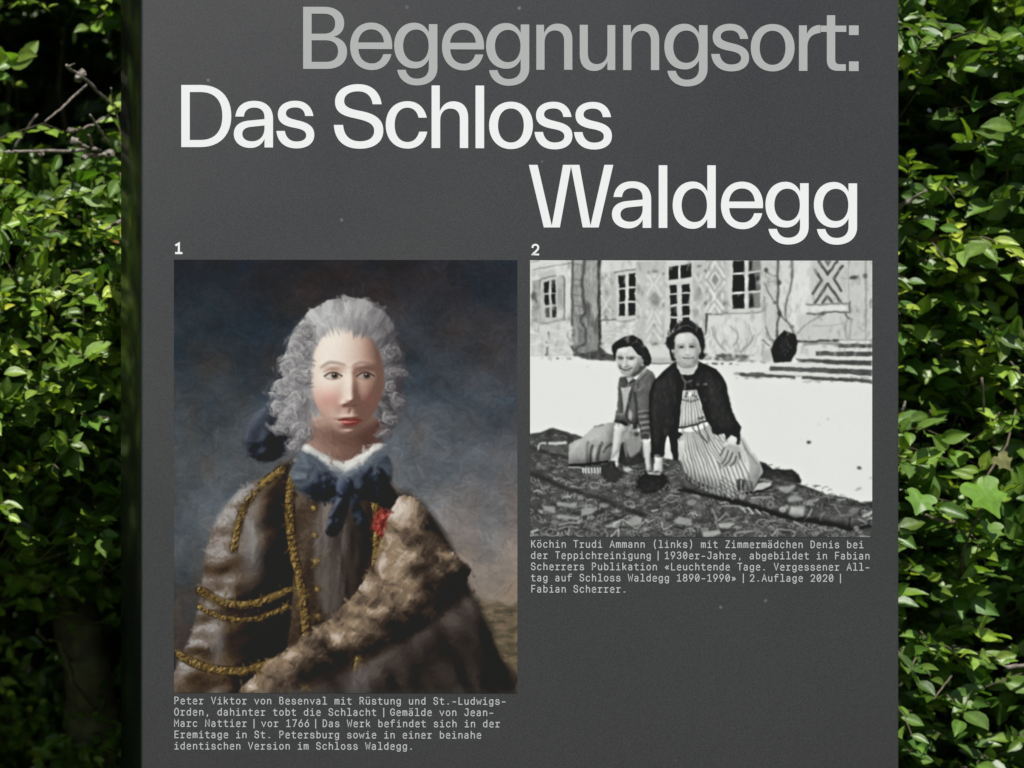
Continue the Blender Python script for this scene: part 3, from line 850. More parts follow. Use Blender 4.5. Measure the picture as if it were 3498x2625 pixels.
for _ in range(2200):
    x = random.uniform(0, 4320); y = random.uniform(-110, 1190)
    if not in_carpet(x, y): continue
    g_ = random.choice([52, 60, 70, 108, 122, 140, 158]); ln = random.uniform(14, 80); th = random.uniform(-0.5, 0.3)
    p.line([(x, y), (x + ln * 0.5 * math.cos(th), y + ln * 0.5 * math.sin(th) + random.uniform(-16, 16)), (x + ln * math.cos(th), y + ln * math.sin(th))], random.uniform(6, 15), g_, 4, 0.6)
for _ in range(520):
    x = random.uniform(0, 4320); y = random.uniform(-60, 1190)
    if not in_carpet(x, y): continue
    r = random.uniform(16, 44) * (.6 + .5 * max(0, y) / 1190); g_ = random.uniform(122, 176); n_ = random.randint(3, 6); a0 = random.uniform(0, 3)
    p.blob(x, y, r * 1.3, r * .75, 62, 8, .6)
    for q in range(n_):
        a = a0 + q * 6.28 / n_
        p.blob(x + r * .8 * math.cos(a), y + r * .45 * math.sin(a), r * .42, r * .24, g_, 5, .75, a)
    if random.random() < .5: p.blob(x, y, r * .3, r * .2, 58, 4, .8)
    if random.random() < .6:
        t = np.linspace(a0, a0 + random.uniform(1.5, 3.5), 6)
        p.line(np.stack([x + r * 2.2 * np.cos(t), y + r * 1.1 * np.sin(t)], 1), 8, random.uniform(110, 165), 4, .7)
for _ in range(60):
    x = random.uniform(0, 4300); y = random.uniform(480, 1190)
    k = random.random(); g_ = random.uniform(138, 178); r = random.uniform(28, 80)
    if x > 2300 and y < 330 + (x - 2300) * 0.2: continue
    if k < 0.4:
        p.line([(x, y), (x + r, y - r * 0.35), (x + 2 * r, y + r * 0.1)], 14, g_, 4, 0.75)
        p.line([(x + r, y - r * .35), (x + r * 1.3, y + r * .6)], 12, g_, 4, 0.7)
    elif k < 0.7:
        p.poly([(x, y), (x + r, y - r * .5), (x + 2 * r, y - r * .1), (x + r * 1.4, y + r * .6), (x + .4 * r, y + r * .5)], g_ - 12, 6, 0.65, True)
    else:
        t = np.linspace(0, 5.6, 9)
        p.line(np.stack([x + r * np.cos(t), y + r * .6 * np.sin(t)], 1), 12, g_ - 6, 4, 0.65)
for q in ([(160, 805), (320, 815), (310, 900), (180, 860)], [(345, 755), (600, 765), (575, 820), (350, 800)], [(345, 915), (640, 940), (610, 975), (350, 960)], [(645, 850), (700, 825), (860, 825), (780, 900), (650, 930)],
          [(1200, 1010), (1340, 920), (1420, 950), (1390, 1020), (1270, 1060)], [(1800, 1000), (1880, 940), (2030, 970), (2040, 1050), (1930, 1040), (1870, 1030)], [(110, 850), (180, 860), (160, 910), (110, 880)]):
    p.poly(q, 155, 7, 0.9)
for q, wd, c in (([(370, 1040), (500, 1010), (620, 1020)], 26, 185), ([(360, 1090), (500, 1060), (600, 1085)], 22, 185), ([(450, 1110), (490, 1160), (500, 1080)], 22, 190), ([(1020, 1190), (1115, 1100), (1115, 1190)], 26, 205),
                 ([(1660, 1000), (1685, 1090), (1790, 1050)], 22, 200), ([(1540, 860), (1610, 848)], 26, 210), ([(1050, 1060), (1080, 1010), (1130, 1000)], 36, 205), ([(1400, 1030), (1470, 980), (1490, 1010), (1560, 970)], 26, 190),
                 ([(1310, 1085), (1400, 1050)], 16, 175), ([(1390, 1130), (1465, 1100)], 20, 195), ([(1190, 760), (1230, 820), (1300, 830), (1310, 770), (1250, 745), (1190, 770)], 16, 178), ([(1310, 800), (1420, 790)], 14, 165),
                 ([(1690, 720), (1770, 670), (1880, 690), (1780, 755), (1690, 720)], 16, 170), ([(480, 620), (490, 690), (570, 650), (560, 700)], 18, 180), ([(140, 530), (160, 590), (240, 560)], 16, 165), ([(20, 1130), (100, 1105)], 34, 205),
                 ([(20, 1180), (90, 1170)], 22, 190), ([(140, 1120), (200, 1070), (290, 1100), (280, 1150), (170, 1160), (140, 1120)], 14, 165), ([(1100, 810), (1090, 850)], 26, 180), ([(1030, 870), (1120, 870), (1180, 840)], 22, 165),
                 ([(450, 540), (470, 510), (520, 510)], 14, 190), ([(300, 440), (330, 470), (400, 460)], 18, 170), ([(370, 520), (390, 490), (430, 480)], 14, 165)):
    p.line(q, wd * .8, c - 18, 6, 0.7)
for x in range(670, 910, 36): p.line([(x, 330), (x + 4, 385)], 20, 205, 5)
p.poly([(1170, 330), (1240, 320), (1310, 345), (1220, 385)], 175, 8)
p.line([(490, 315), (650, 325)], 14, 170, 5)
for q, wd in (([(20, 400), (180, 460), (330, 540), (520, 600), (800, 690), (1020, 770), (1150, 830), (1300, 875), (1440, 920)], 60), ([(60, 430), (260, 480), (420, 580)], 40), ([(150, 120), (300, 160), (480, 200)], 34), ([(0, 70), (120, 95)], 30)):
    p.line(q, wd, 58, 20, 0.8)
p.poly([(130, 50), (200, 35), (490, 60), (490, 110), (300, 105), (150, 95)], 96, 8)
p.line([(110, 90), (130, 30), (200, 10)], 20, 185, 7); p.line([(250, 20), (450, 10)], 30, 200, 12)
p.T(*TH)
ROLL = [(-250, 470), (0, 580), (180, 600), (360, 640), (600, 690), (900, 760), (1300, 850), (1700, 900), (2000, 960), (2130, 1060), (1900, 1110), (1650, 1040), (1400, 1000), (1080, 950), (830, 890), (560, 800), (350, 735), (0, 650), (-260, 600)]
p.poly(ROLL, 72, 10, 0.7, True)
p.line([(-300, 600), (0, 665), (350, 745), (560, 800), (830, 890), (1080, 955), (1400, 1005), (1700, 1060), (1850, 1105)], 34, 48, 12)
for x, y, r, c in ((105, 620, 26, 120), (190, 650, 22, 115), (240, 680, 22, 110), (490, 690, 34, 135), (850, 790, 46, 110), (1000, 845, 38, 160), (1050, 810, 26, 150)):
    p.blob(x, y, r, r, c, 8); p.blob(x, y, r * .45, r * .45, c - 40, 5)
p.poly([(1110, 800), (1280, 800), (1270, 930), (1180, 960), (1070, 920)], 165, 12)
for q, wd, c in (([(1370, 840), (1330, 920), (1280, 975)], 30, 160), ([(1540, 870), (1490, 930), (1480, 990)], 24, 120), ([(590, 740), (720, 740), (750, 810)], 30, 130), ([(620, 760), (690, 770)], 20, 150), ([(1850, 950), (1840, 1080)], 30, 56), ([(1730, 920), (1900, 900)], 24, 130),
                 ([(500, 830), (540, 880)], 26, 200), ([(570, 820), (630, 890)], 34, 215), ([(670, 840), (720, 900)], 30, 205), ([(750, 870), (830, 900)], 22, 185), ([(120, 850), (170, 980), (150, 1010)], 26, 165), ([(300, 890), (200, 980)], 28, 170), ([(440, 935), (230, 1000)], 18, 165), ([(160, 1010), (200, 1100)], 18, 160),
                 ([(240, 800), (470, 800)], 18, 180), ([(770, 1030), (790, 1000), (900, 995)], 20, 170), ([(870, 1170), (960, 1090), (1040, 1100), (1160, 1130), (1130, 1180)], 20, 190), ([(415, 1180), (430, 1130), (620, 1120)], 20, 175), ([(1150, 990), (1250, 1050)], 24, 190), ([(1980, 1180), (2090, 1185)], 20, 195), ([(860, 640), (890, 700)], 16, 160), ([(1660, 800), (1720, 890)], 18, 150), ([(1960, 960), (2060, 1020), (1980, 1050)], 28, 180)):
    p.line(q, wd * .8, c - 16, 7, 0.7)
p.poly([(180, 1020), (330, 1010), (400, 1020), (330, 1080), (220, 1080)], 165, 8); p.poly([(0, 1130), (200, 1100), (240, 1140), (130, 1190), (0, 1190)], 165, 8)
p.blob(1930, 1080, 38, 30, 210, 8); p.blob(2060, 1080, 70, 40, 70, 12); p.poly([(2000, 920), (2140, 850), (2140, 890), (2030, 940)], 185, 8); p.poly([(2050, 970), (2140, 920), (2140, 960)], 180, 8)
p.poly([(930, 560), (1160, 540), (1160, 570), (1050, 640), (980, 610)], 150, 10); p.poly([(1060, 700), (1150, 660), (1240, 690), (1270, 730), (1090, 750)], 155, 12)
p.line([(620, 700), (860, 690)], 26, 140, 10); p.line([(1340, 730), (1400, 740), (1450, 720)], 22, 140, 8); p.line([(1700, 720), (1790, 715)], 26, 145, 8)
p.line([(520, 635), (640, 625), (760, 600), (850, 560)], 30, 48, 8)
# -- seated woman on the left
p.T(*TD)
p.poly([(1400, 1130), (1200, 1170), (1050, 1230), (950, 1320), (850, 1410), (690, 1470), (650, 1510), (648, 1845), (900, 1845), (1050, 1825), (1350, 1790), (1700, 1800), (1980, 1700), (1980, 1400), (1620, 1150)], 168, 5)
p.poly([(950, 1330), (1100, 1290), (1380, 1250), (1390, 1420), (1000, 1500)], 176, 30, 0.7)
for q, wd, c in (([(970, 1480), (950, 1600), (960, 1800)], 46, 112), ([(1050, 1530), (1010, 1680), (1015, 1840)], 46, 70), ([(1195, 1480), (1150, 1650), (1130, 1760)], 46, 78), ([(1240, 1620), (1300, 1540), (1390, 1500)], 44, 78), ([(1080, 1210), (1210, 1180)], 26, 110), ([(800, 1500), (700, 1650)], 40, 184), ([(1090, 1560), (1070, 1760)], 30, 190), ([(1010, 1420), (1150, 1370)], 40, 186)):
    p.line(q, wd, c, 16, 0.85)
p.line([(660, 1850), (900, 1845), (1040, 1830), (1300, 1790)], 40, 56, 10)
p.T(*TG)
p.poly([(1130, 0), (1420, 0), (1440, 270), (1200, 300), (1115, 250)], 62, 8)
p.poly([(1200, -40), (1400, -60), (1395, 110), (1270, 190), (1215, 110)], 142, 12)
p.line([(1190, -40), (1200, 90), (1220, 180)], 16, 130, 6); p.line([(1400, 20), (1370, 110)], 16, 150, 6)
p.T(*TD)
p.poly([(1478, 480), (1600, 560), (1760, 440), (1860, 320), (1953, 240), (2040, 300), (2110, 400), (2080, 520), (2030, 700), (2000, 1000), (2000, 1400), (1860, 1420), (1830, 1250), (1800, 1180), (1640, 1160), (1600, 1200), (1415, 1130), (1425, 1000), (1460, 900), (1470, 700)], 102, 5)
p.poly([(1505, 560), (1690, 545), (1640, 720), (1595, 960), (1570, 1000), (1545, 800)], 178, 8)
p.poly([(1660, 880), (1705, 1000), (1695, 1130), (1640, 1060)], 176, 12)
for q, wd, c in (([(1742, 480), (1690, 650), (1640, 850), (1605, 1010), (1655, 1140)], 48, 72), ([(1497, 560), (1525, 760), (1525, 980)], 34, 78), ([(1752, 660), (1780, 900), (1785, 1140)], 50, 70), ([(1420, 1115), (1520, 1130), (1610, 1185)], 34, 66), ([(1940, 330), (1830, 440), (1790, 510)], 24, 76),
                 ([(1440, 1010), (1560, 1000)], 26, 132), ([(1800, 420), (1860, 330), (1930, 290)], 26, 132), ([(1810, 600), (1900, 520)], 30, 128)):
    p.line(q, wd, c, 10, 0.9)
for y, c in ((950, 132), (990, 78), (1040, 140), (1085, 76), (1140, 148), (1185, 74), (1235, 150), (1280, 78), (1330, 138), (1385, 128)):
    p.line([(1815 + (y - 950) * .12, y + 10), (1900, y - 6), (1985, y - 14)], 28, c, 8, 0.9)
p.blob(1760, 1210, 50, 50, 52, 16); p.line([(1650, 1150), (1610, 1300)], 30, 150, 8); p.blob(1780, 1340, 50, 40, 70, 14); p.blob(1690, 1330, 36, 60, 140, 12)
p.poly([(1400, 1210), (1430, 1160), (1490, 1150), (1560, 1190), (1580, 1260), (1535, 1450), (1490, 1600), (1475, 1760), (1370, 1760), (1390, 1500)], 218, 6)
p.line([(1570, 1290), (1530, 1450), (1480, 1600)], 20, 165, 10)
p.T(*TG)
p.poly([(1045, -20), (1130, -20), (1120, 120), (1112, 290), (1095, 325), (1072, 250), (1060, 235), (1000, 255), (985, 240), (1020, 185), (1045, 120)], 220, 5)
p.poly([(1420, -30), (1530, -30), (1535, 100), (1525, 350), (1470, 385), (1448, 200)], 214, 6)
p.line([(1525, 0), (1530, 340)], 26, 150, 10)
p.T(2060, 1130, 200 / 952)
p.poly([(212, 330), (222, 300), (280, 270), (350, 268), (430, 250), (480, 290), (540, 350), (590, 410), (640, 470), (655, 520), (620, 570), (560, 640), (490, 710), (420, 745), (350, 742), (300, 700), (262, 630), (236, 560), (220, 450)], 208, 7, 1, True)
p.poly([(520, 420), (600, 430), (640, 500), (600, 580), (520, 680), (470, 720), (500, 620), (540, 540), (560, 480)], 150, 16, .85)
p.poly([(560, 640), (600, 570), (690, 560), (700, 600), (600, 700), (500, 760), (430, 745)], 76, 10, .95)
p.poly([(590, 480), (650, 470), (660, 520), (620, 550), (590, 520)], 160, 10, .9)
p.line([(236, 426), (280, 418), (330, 440)], 16, 110, 7, .8); p.line([(375, 440), (430, 420), (520, 430)], 18, 100, 7, .85)
p.blob(288, 450, 44, 22, 68, 8); p.blob(445, 452, 66, 22, 68, 8); p.blob(455, 455, 24, 14, 62, 5); p.blob(296, 452, 16, 13, 62, 5)
p.line([(352, 450), (362, 530)], 24, 222, 10, .9); p.line([(385, 480), (380, 550)], 16, 150, 9, .8); p.blob(330, 560, 24, 26, 226, 9); p.blob(455, 520, 46, 30, 226, 12); p.blob(330, 330, 80, 40, 216, 20, .8)
p.blob(275, 585, 22, 38, 124, 11, .9); p.blob(400, 580, 36, 18, 130, 9, .9); p.line([(345, 590), (380, 604)], 10, 92, 6)
p.line([(280, 612), (330, 634), (400, 634), (470, 604)], 18, 70, 6); p.line([(320, 630), (420, 634)], 6, 180, 4, .7); p.line([(340, 652), (430, 650)], 20, 112, 9, .8); p.line([(280, 640), (350, 690), (430, 680), (490, 640)], 14, 214, 9, .8); p.blob(370, 705, 50, 18, 216, 10)
p.T(*TD)
p.poly([(1480, 420), (1500, 380), (1580, 370), (1700, 380), (1765, 430), (1700, 540), (1600, 562), (1490, 540)], 86, 6)
p.poly([(1605, 395), (1725, 390), (1650, 480)], 186, 6); p.line([(1590, 400), (1630, 500), (1760, 430)], 18, 60, 5, sm=False); p.line([(1500, 470), (1560, 500)], 20, 110, 8)
p.T(*TA)
HAIR1 = [(1362, 1440), (1400, 1385), (1520, 1300), (1680, 1252), (1800, 1290), (1890, 1390), (1960, 1470), (2015, 1600), (2020, 1700), (1975, 1760), (1900, 1740), (1905, 1640), (1850, 1600), (1800, 1570), (1760, 1520), (1690, 1440), (1600, 1450), (1470, 1482), (1440, 1550), (1428, 1650), (1400, 1630), (1385, 1540)]
p.poly(HAIR1, 46, 5, 1, True)
for _ in range(16):
    x = random.uniform(1450, 1900); y = 1290 + abs(x - 1680) * .45 + random.uniform(0, 60)
    if x < 1640: continue
    p.line([(x, y), (x + 50, y + 30 + abs(x - 1700) * .1), (x + 80, y + 90)], 12, random.choice([62, 72, 36]), 7, 0.6)
p.line([(1690, 1420), (1740, 1350)], 14, 80, 12, .6)
p.T(*TD)
p.poly([(1860, 30), (1900, 40), (1880, 130), (1850, 150), (1840, 90)], 170, 9)
# -- seated woman on the right
p.T(*TE)
f8 = lambda x, y: (927.7 + 1.3244 * x, 1464.8 + 1.3244 * y)
SK = [(640, 1240), (830, 1160), (1000, 1110), (1085, 1240), (1095, 1350), (1230, 1300), (1300, 1440), (1500, 1300), (1560, 1320), (1640, 1450), (1740, 1630)] + [f8(*q) for q in ((640, 140), (712, 235), (762, 345), (745, 395), (700, 450), (650, 520), (640, 595), (520, 622), (435, 655), (420, 690), (372, 728), (300, 650), (150, 560), (-60, 500), (-220, 390), (-280, 250), (-300, 60))] + [(505, 1560), (505, 1480), (600, 1330)]
p.poly(SK, 229, 6)
for i in range(17):
    u = i / 16
    a = np.array((560 + 530 * u, 1300 - 150 * u + 60 * math.sin(u * 3)))
    h = np.array(f8(-230 + 870 * u, 430 + 270 * math.sin(u * 2.2) - 120 * max(0, u - .75)))
    mid = a * .5 + h * .5 + np.array((-60 + 160 * u, -40 + 30 * math.sin(i * 1.7)))
    q1_, q3_ = a * .72 + h * .28 + np.array((-40 + 90 * u, 0)), a * .25 + h * .75 + np.array((-20 + 90 * u, -10))
    p.line([a, q1_, mid, q3_, h], 27, 140 if i % 3 else 118, 9, 0.85)
for i in range(9):
    x = 1240 + i * 44
    p.line([(1080 + i * 20, 1380 + i * 10), (x - 40, 1440 + i * 16), (x + 40, 1560 + i * 30)], 16, 160, 7, 0.8)
p.line([(840, 1180), (900, 1350), (1000, 1480)], 26, 84, 8); p.line([(940, 1170), (1000, 1330), (1030, 1450)], 22, 92, 8); p.blob(900, 1205, 28, 22, 238, 6); p.line([(760, 1230), (850, 1330)], 22, 100, 8)
p.poly([(1560, 1330), (1640, 1460), (1740, 1640), f8(640, 140), f8(700, 240), f8(750, 350), f8(650, 480), f8(560, 260), (1500, 1560)], 205, 14, 0.75)
for i in range(7):
    p.line([(1570 + i * 8, 1400 + i * 30), f8(560 + i * 22, 150 + i * 20), f8(600 + i * 18, 330), f8(520 + i * 26, 540 - i * 8)], 14, 150, 7, 0.8)
for r_ in range(4):
    for k_ in range(8):
        x, y = 210 + k_ * 28 + r_ * 14, 560 + k_ * 20 - r_ * 42
        p.blob(*f8(x, y), 18, 16, 96, 6, 0.75)
        x, y = 440 + k_ * 26, 480 + r_ * 32 + k_ * 4
        p.blob(*f8(x, y), 16, 16, 96, 6, 0.75)
p.poly([f8(*q) for q in ((418, 470), (470, 458), (530, 470), (525, 560), (490, 600), (440, 600))], 74, 10, 0.85)
p.line([f8(480, 480), f8(485, 600)], 20, 200, 6); p.line([f8(180, 240), f8(215, 280), f8(225, 330)], 20, 110, 8)
p.poly([f8(*q) for q in ((712, 235), (800, 270), (870, 330), (1040, 345), (1120, 340), (1200, 400), (1242, 480), (1232, 520), (1090, 500), (900, 460), (750, 450), (690, 480), (765, 380))], 62, 6, 1)
for _ in range(10): p.blob(*f8(random.uniform(820, 1180), random.uniform(370, 470)), random.uniform(20, 60), 12, random.choice([46, 92]), 10, 0.6)
p.poly([f8(*q) for q in ((690, 520), (860, 500), (850, 550), (760, 595), (640, 605))], 196, 8); p.line([f8(720, 470), f8(860, 490)], 30, 130, 8)
p.poly([(1330, 1440), (1380, 1350), (1440, 1350), (1495, 1410), (1500, 1560), (1440, 1640), (1330, 1640), (1240, 1600), (1280, 1480)], 208, 8)
p.poly([f8(*q) for q in ((215, 170), (260, 60), (330, 20), (460, 60), (490, 190), (430, 290), (330, 300), (250, 310), (222, 240))], 172, 10)
for q in ([(265, 70), (240, 130), (215, 170)], [(320, 110), (290, 200), (240, 270)], [(375, 140), (335, 230), (270, 300)], [(420, 180), (400, 250), (350, 300)], [(455, 130), (470, 200)]):
    p.line([f8(*k_) for k_ in q], 24, 84, 7, 0.9)
for q in ([(345, 110), (305, 210)], [(400, 150), (360, 240)], [(290, 110), (250, 190)]):
    p.line([f8(*k_) for k_ in q], 22, 206, 6, 0.9)
p.blob(*f8(445, 10), 34, 34, 60, 8)
CARD = [(430, 150), (490, 110), (510, 220), (570, 340), (600, 480), (592, 640), (560, 900), (530, 1200), (520, 1290), (590, 1330), (500, 1440), (512, 1500), (500, 1640), (415, 1660), (390, 1500), (355, 1330), (312, 1430), (292, 1600), (285, 1720), (70, 1720), (60, 1400), (40, 1200), (30, 900), (50, 600), (90, 480), (180, 370), (300, 260)]
p.poly(CARD, 45, 5)
p.poly([(850, 110), (1000, 180), (1150, 250), (1250, 360), (1320, 520), (1360, 700), (1390, 850), (1430, 970), (1490, 1100), (1572, 1212), (1550, 1300), (1558, 1440), (1505, 1520), (1490, 1385), (1400, 1340), (1318, 1432), (1280, 1315), (1170, 1345), (1090, 1310), (1070, 1220), (970, 1080), (900, 850), (830, 640), (790, 600), (600, 610), (565, 340), (760, 330), (830, 220)], 46, 5)
p.line([(1200, 400), (1290, 620), (1350, 900), (1440, 1160)], 60, 62, 40, 0.6); p.line([(150, 500), (110, 800), (150, 1200)], 60, 54, 40, 0.5)
p.line([(575, 350), (610, 440), (680, 465), (740, 440)], 30, 100, 8); p.line([(625, 470), (630, 580)], 24, 96, 8); p.line([(700, 480), (760, 560)], 30, 66, 10)
p.blob(970, 508, 40, 18, 140, 6); p.blob(850, 505, 26, 26, 84, 8); p.blob(935, 760, 40, 40, 58, 10)
BIB = [(600, 612), (830, 602), (870, 740), (920, 900), (962, 1030), (985, 1085), (800, 1165), (540, 1200), (545, 1020), (578, 780)]
p.poly(BIB, 226, 5)
for i in range(7):
    u = (i + .5) / 7
    p.line([(600 + 232 * u, 605), (590 + 270 * u, 780), (556 + 372 * u, 1000), (545 + 420 * u, 1190 - 110 * max(0, u - .4))], 18, 120 if i % 2 else 150, 6, 0.9)
for x, y in ((650, 700), (760, 690), (810, 710), (610, 760), (670, 770), (730, 790), (790, 775), (840, 760), (900, 1070), (860, 1060), (930, 1050)):
    p.blob(x, y, 24, 18, 70, 7, 0.85)
p.blob(715, 670, 26, 40, 236, 6); p.blob(660, 650, 22, 30, 90, 8)
p.line([(530, 1222), (650, 1208), (740, 1192), (880, 1150), (1010, 1105)], 34, 58, 7)
p.T(*TG)
p.poly([(1700, -10), (1762, -10), (1803, 222), (1668, 202), (1690, 100)], 228, 5); p.poly([(1862, 0), (1950, -20), (1915, 245), (1870, 205)], 214, 6)
p.poly([(1525, -30), (1702, -30), (1695, 165), (1560, 165), (1540, 330), (1530, 200)], 48, 5); p.poly([(1765, -30), (1860, -30), (1868, 235), (1800, 225)], 48, 5)
p.poly([(1565, 165), (1615, 150), (1668, 165), (1662, 385), (1555, 395), (1535, 380), (1572, 260)], 226, 6)
p.line([(1545, 180), (1545, 340)], 22, 70, 7)
p.poly([(1350, 470), (1385, 420), (1430, 390), (1560, 380), (1680, 405), (1735, 500), (1650, 600), (1500, 650), (1370, 625), (1335, 540)], 44, 9, 1, True)
p.line([(1330, 530), (1360, 450), (1430, 395)], 16, 125, 7)
for _ in range(120):
    a = random.uniform(0, 6.28)
    x, y = 1540 + 195 * math.cos(a), 515 + 132 * math.sin(a)
    p.line([(x, y), (x + 26 * math.cos(a + .4), y + 22 * math.sin(a + .4))], 9, random.choice([44, 44, 58, 84]), 4, 0.8)
    x, y = 1540 + random.uniform(-160, 160), 515 + random.uniform(-100, 100)
    p.line([(x, y), (x + random.uniform(-20, 20), y + random.uniform(-24, 10))], 8, random.choice([36, 40, 62]), 4, 0.6)
    x, y = 1035 + 120 * math.cos(a), 375 + 112 * math.sin(a)
    p.line([(x, y), (x + 22 * math.cos(a), y + 20 * math.sin(a))], 9, random.choice([50, 58, 76]), 4, 0.7)
p.poly([(1470, 375), (1650, 375), (1640, 405), (1500, 405)], 190, 8)
p.poly([(905, 400), (960, 290), (1090, 250), (1120, 340), (1165, 385), (1090, 490), (980, 485)], 58, 10, 1, True)
p.poly([(1072, 250), (1112, 250), (1100, 325)], 218, 5)
p.T(*TE)
p.poly([(490, 60), (850, 60), (838, 220), (770, 330), (680, 352), (570, 320), (505, 230)], 204, 6)
TI = (2150, 1130, 500 / 1596)
p.T(*TI)
p.poly([(484, 120), (500, 60), (540, 22), (620, 10), (700, 40), (745, 110), (762, 200), (778, 240), (770, 285), (752, 325), (715, 370), (660, 396), (620, 397), (575, 385), (535, 350), (508, 300), (478, 270), (462, 230), (482, 190)], 206, 7, 1, True)
p.blob(620, 90, 90, 50, 213, 26, .8); p.blob(622, 340, 66, 30, 226, 16, .9); p.blob(745, 230, 22, 110, 170, 18, .8); p.blob(500, 210, 16, 70, 184, 14, .7); p.blob(725, 330, 26, 40, 182, 16, .8)
p.blob(562, 176, 52, 26, 168, 14, .8); p.blob(682, 172, 54, 26, 162, 14, .8)
p.line([(520, 160), (560, 146), (600, 152)], 12, 140, 7, .75); p.line([(645, 148), (690, 140), (730, 154)], 12, 132, 7, .75)
p.blob(564, 178, 38, 12, 76, 6); p.blob(566, 178, 14, 11, 48, 4); p.blob(680, 174, 40, 12, 74, 6); p.blob(679, 174, 14, 11, 46, 4)
p.line([(610, 160), (604, 215)], 14, 182, 9, .8); p.line([(634, 150), (632, 235)], 18, 224, 9, .9); p.blob(628, 244, 16, 12, 228, 6)
p.blob(632, 267, 34, 7, 140, 7); p.line([(590, 250), (580, 275)], 9, 160, 7); p.blob(548, 286, 22, 22, 184, 13, .7); p.blob(585, 265, 18, 18, 224, 8, .8)
p.line([(584, 294), (606, 300), (640, 299), (672, 299), (696, 291)], 12, 80, 5); p.line([(600, 308), (640, 312), (682, 306)], 8, 172, 7); p.blob(640, 322, 34, 8, 186, 8, .8)
p.line([(520, 345), (560, 386), (622, 402), (690, 390), (742, 340)], 16, 128, 9, .9)
p.T(*TB)
HAIR2 = [(320, 1340), (350, 1260), (430, 1205), (480, 1080), (590, 1020), (640, 960), (705, 1005), (790, 1050), (880, 1130), (940, 1230), (955, 1340), (940, 1460), (940, 1540), (962, 1580), (935, 1640), (875, 1650), (862, 1600), (905, 1500), (880, 1420), (850, 1330), (800, 1255), (710, 1208), (560, 1215), (480, 1270), (462, 1400), (448, 1490), (400, 1470), (330, 1420)]
p.poly(HAIR2, 47, 9, 1, True)
for _ in range(80):
    a = random.uniform(-3.3, 0.25); r = random.uniform(0.9, 1.12)
    x, y = 640 + 290 * r * math.cos(a), 1330 + 300 * r * math.sin(a)
    p.line([(x, y), (x + random.uniform(-30, 30), y + random.uniform(-10, 40))], 18, random.choice([46, 50, 60]), 9, .6)
p.line([(392, 1480), (400, 1560), (440, 1650)], 36, 48, 7); p.blob(450, 1650, 36, 30, 48, 7)
for _ in range(26):
    a = random.uniform(-2.6, -0.5); r = random.uniform(0.82, 1.05)
    x, y = 650 + 250 * r * math.cos(a), 1310 + 270 * r * math.sin(a)
    p.line([(x, y), (x + 40 * math.sin(-a), y - 40 * math.cos(a) * 0.6), (x + 90 * math.sin(-a), y + 24)], 12, random.choice([66, 74, 34]), 8, 0.55)
# waves of hair with a soft sheen
p.T(*TB)
for x, y, rx, ry in ((392, 1390, 66, 96), (925, 1400, 40, 120), (915, 1600, 46, 52), (430, 1600, 26, 70), (640, 1060, 90, 60)):
    p.blob(x, y, rx, ry, 48, 14)
for q, g_ in (([(440, 1230), (530, 1130), (660, 1090), (780, 1130)], 92), ([(470, 1180), (580, 1100), (700, 1080)], 84), ([(820, 1180), (890, 1290), (905, 1400)], 80), ([(360, 1300), (400, 1260), (450, 1270)], 86), ([(345, 1400), (400, 1440), (440, 1420)], 78), ([(560, 1180), (660, 1160), (780, 1200)], 70), ([(620, 1040), (660, 1010), (710, 1030)], 80), ([(910, 1570), (930, 1600)], 76)):
    p.line(q, 22, g_, 12, .65)
p.T(2060, 1130, 200 / 952)
for x, y, rx, ry in ((690, 430, 70, 110), (700, 530, 50, 40), (190, 300, 40, 60), (560, 200, 90, 70)):
    p.blob(x, y, rx, ry, 50, 14)
p.blob(620, 500, 36, 44, 172, 12, .85)
for q, g_ in (([(200, 230), (290, 170), (400, 130)], 88), ([(240, 260), (340, 220), (440, 180)], 76), ([(470, 220), (560, 180), (620, 240)], 92), ([(520, 270), (620, 330), (680, 420)], 82), ([(600, 260), (700, 360), (730, 440)], 76), ([(690, 480), (740, 500)], 84)):
    p.line(q, 20, g_, 12, .65)


def round_(tr, pts, s_, amt, ang=(-.25, -.62, .74)):
    p.T(*tr)
    P = p.px(pts)
    r = p.mask(P, 1.0, 6)
    if not r: return
    m_, x0, y0 = r
    h_ = s_ * 3 * np.sqrt(np.clip(blur(m_, s_) * 1.25 - .2, 0, None))
    dy, dx = np.gradient(h_)
    n_ = np.stack([-dx, -dy, np.ones_like(dx)], 2); n_ /= np.linalg.norm(n_, axis=2, keepdims=True)
    k_ = 1 + amt * (n_ @ np.array(ang) - ang[2]) * m_
    v = p.a[y0:y0 + m_.shape[0], x0:x0 + m_.shape[1], 0]
    v[:] = v * k_


round_(TE, SK, 10, .55)
round_(TE, CARD, 9, .9)
round_(TE, BIB, 5, .35)
round_(TD, [(1400, 1130), (1200, 1170), (1050, 1230), (950, 1320), (850, 1410), (690, 1470), (650, 1510), (648, 1845), (900, 1845), (1350, 1790), (1390, 1400)], 9, .6)
round_(TD, [(1478, 480), (1600, 560), (1760, 440), (1953, 240), (2040, 300), (2110, 400), (2030, 700), (2000, 1000), (2000, 1400), (1860, 1420), (1800, 1180), (1600, 1200), (1415, 1130), (1470, 700)], 8, .6)
round_(TG, [(1420, -30), (1530, -30), (1535, 100), (1525, 350), (1470, 385), (1448, 200)], 4, .5)
round_(TG, [(1565, 165), (1668, 165), (1662, 385), (1555, 395), (1535, 380)], 4, .5)
round_(TD, [(1400, 1210), (1490, 1150), (1580, 1260), (1490, 1600), (1370, 1760)], 4, .5)
round_(TI, [(484, 120), (540, 22), (620, 10), (700, 40), (762, 200), (752, 325), (660, 396), (620, 397), (535, 350), (478, 270)], 7, .4)
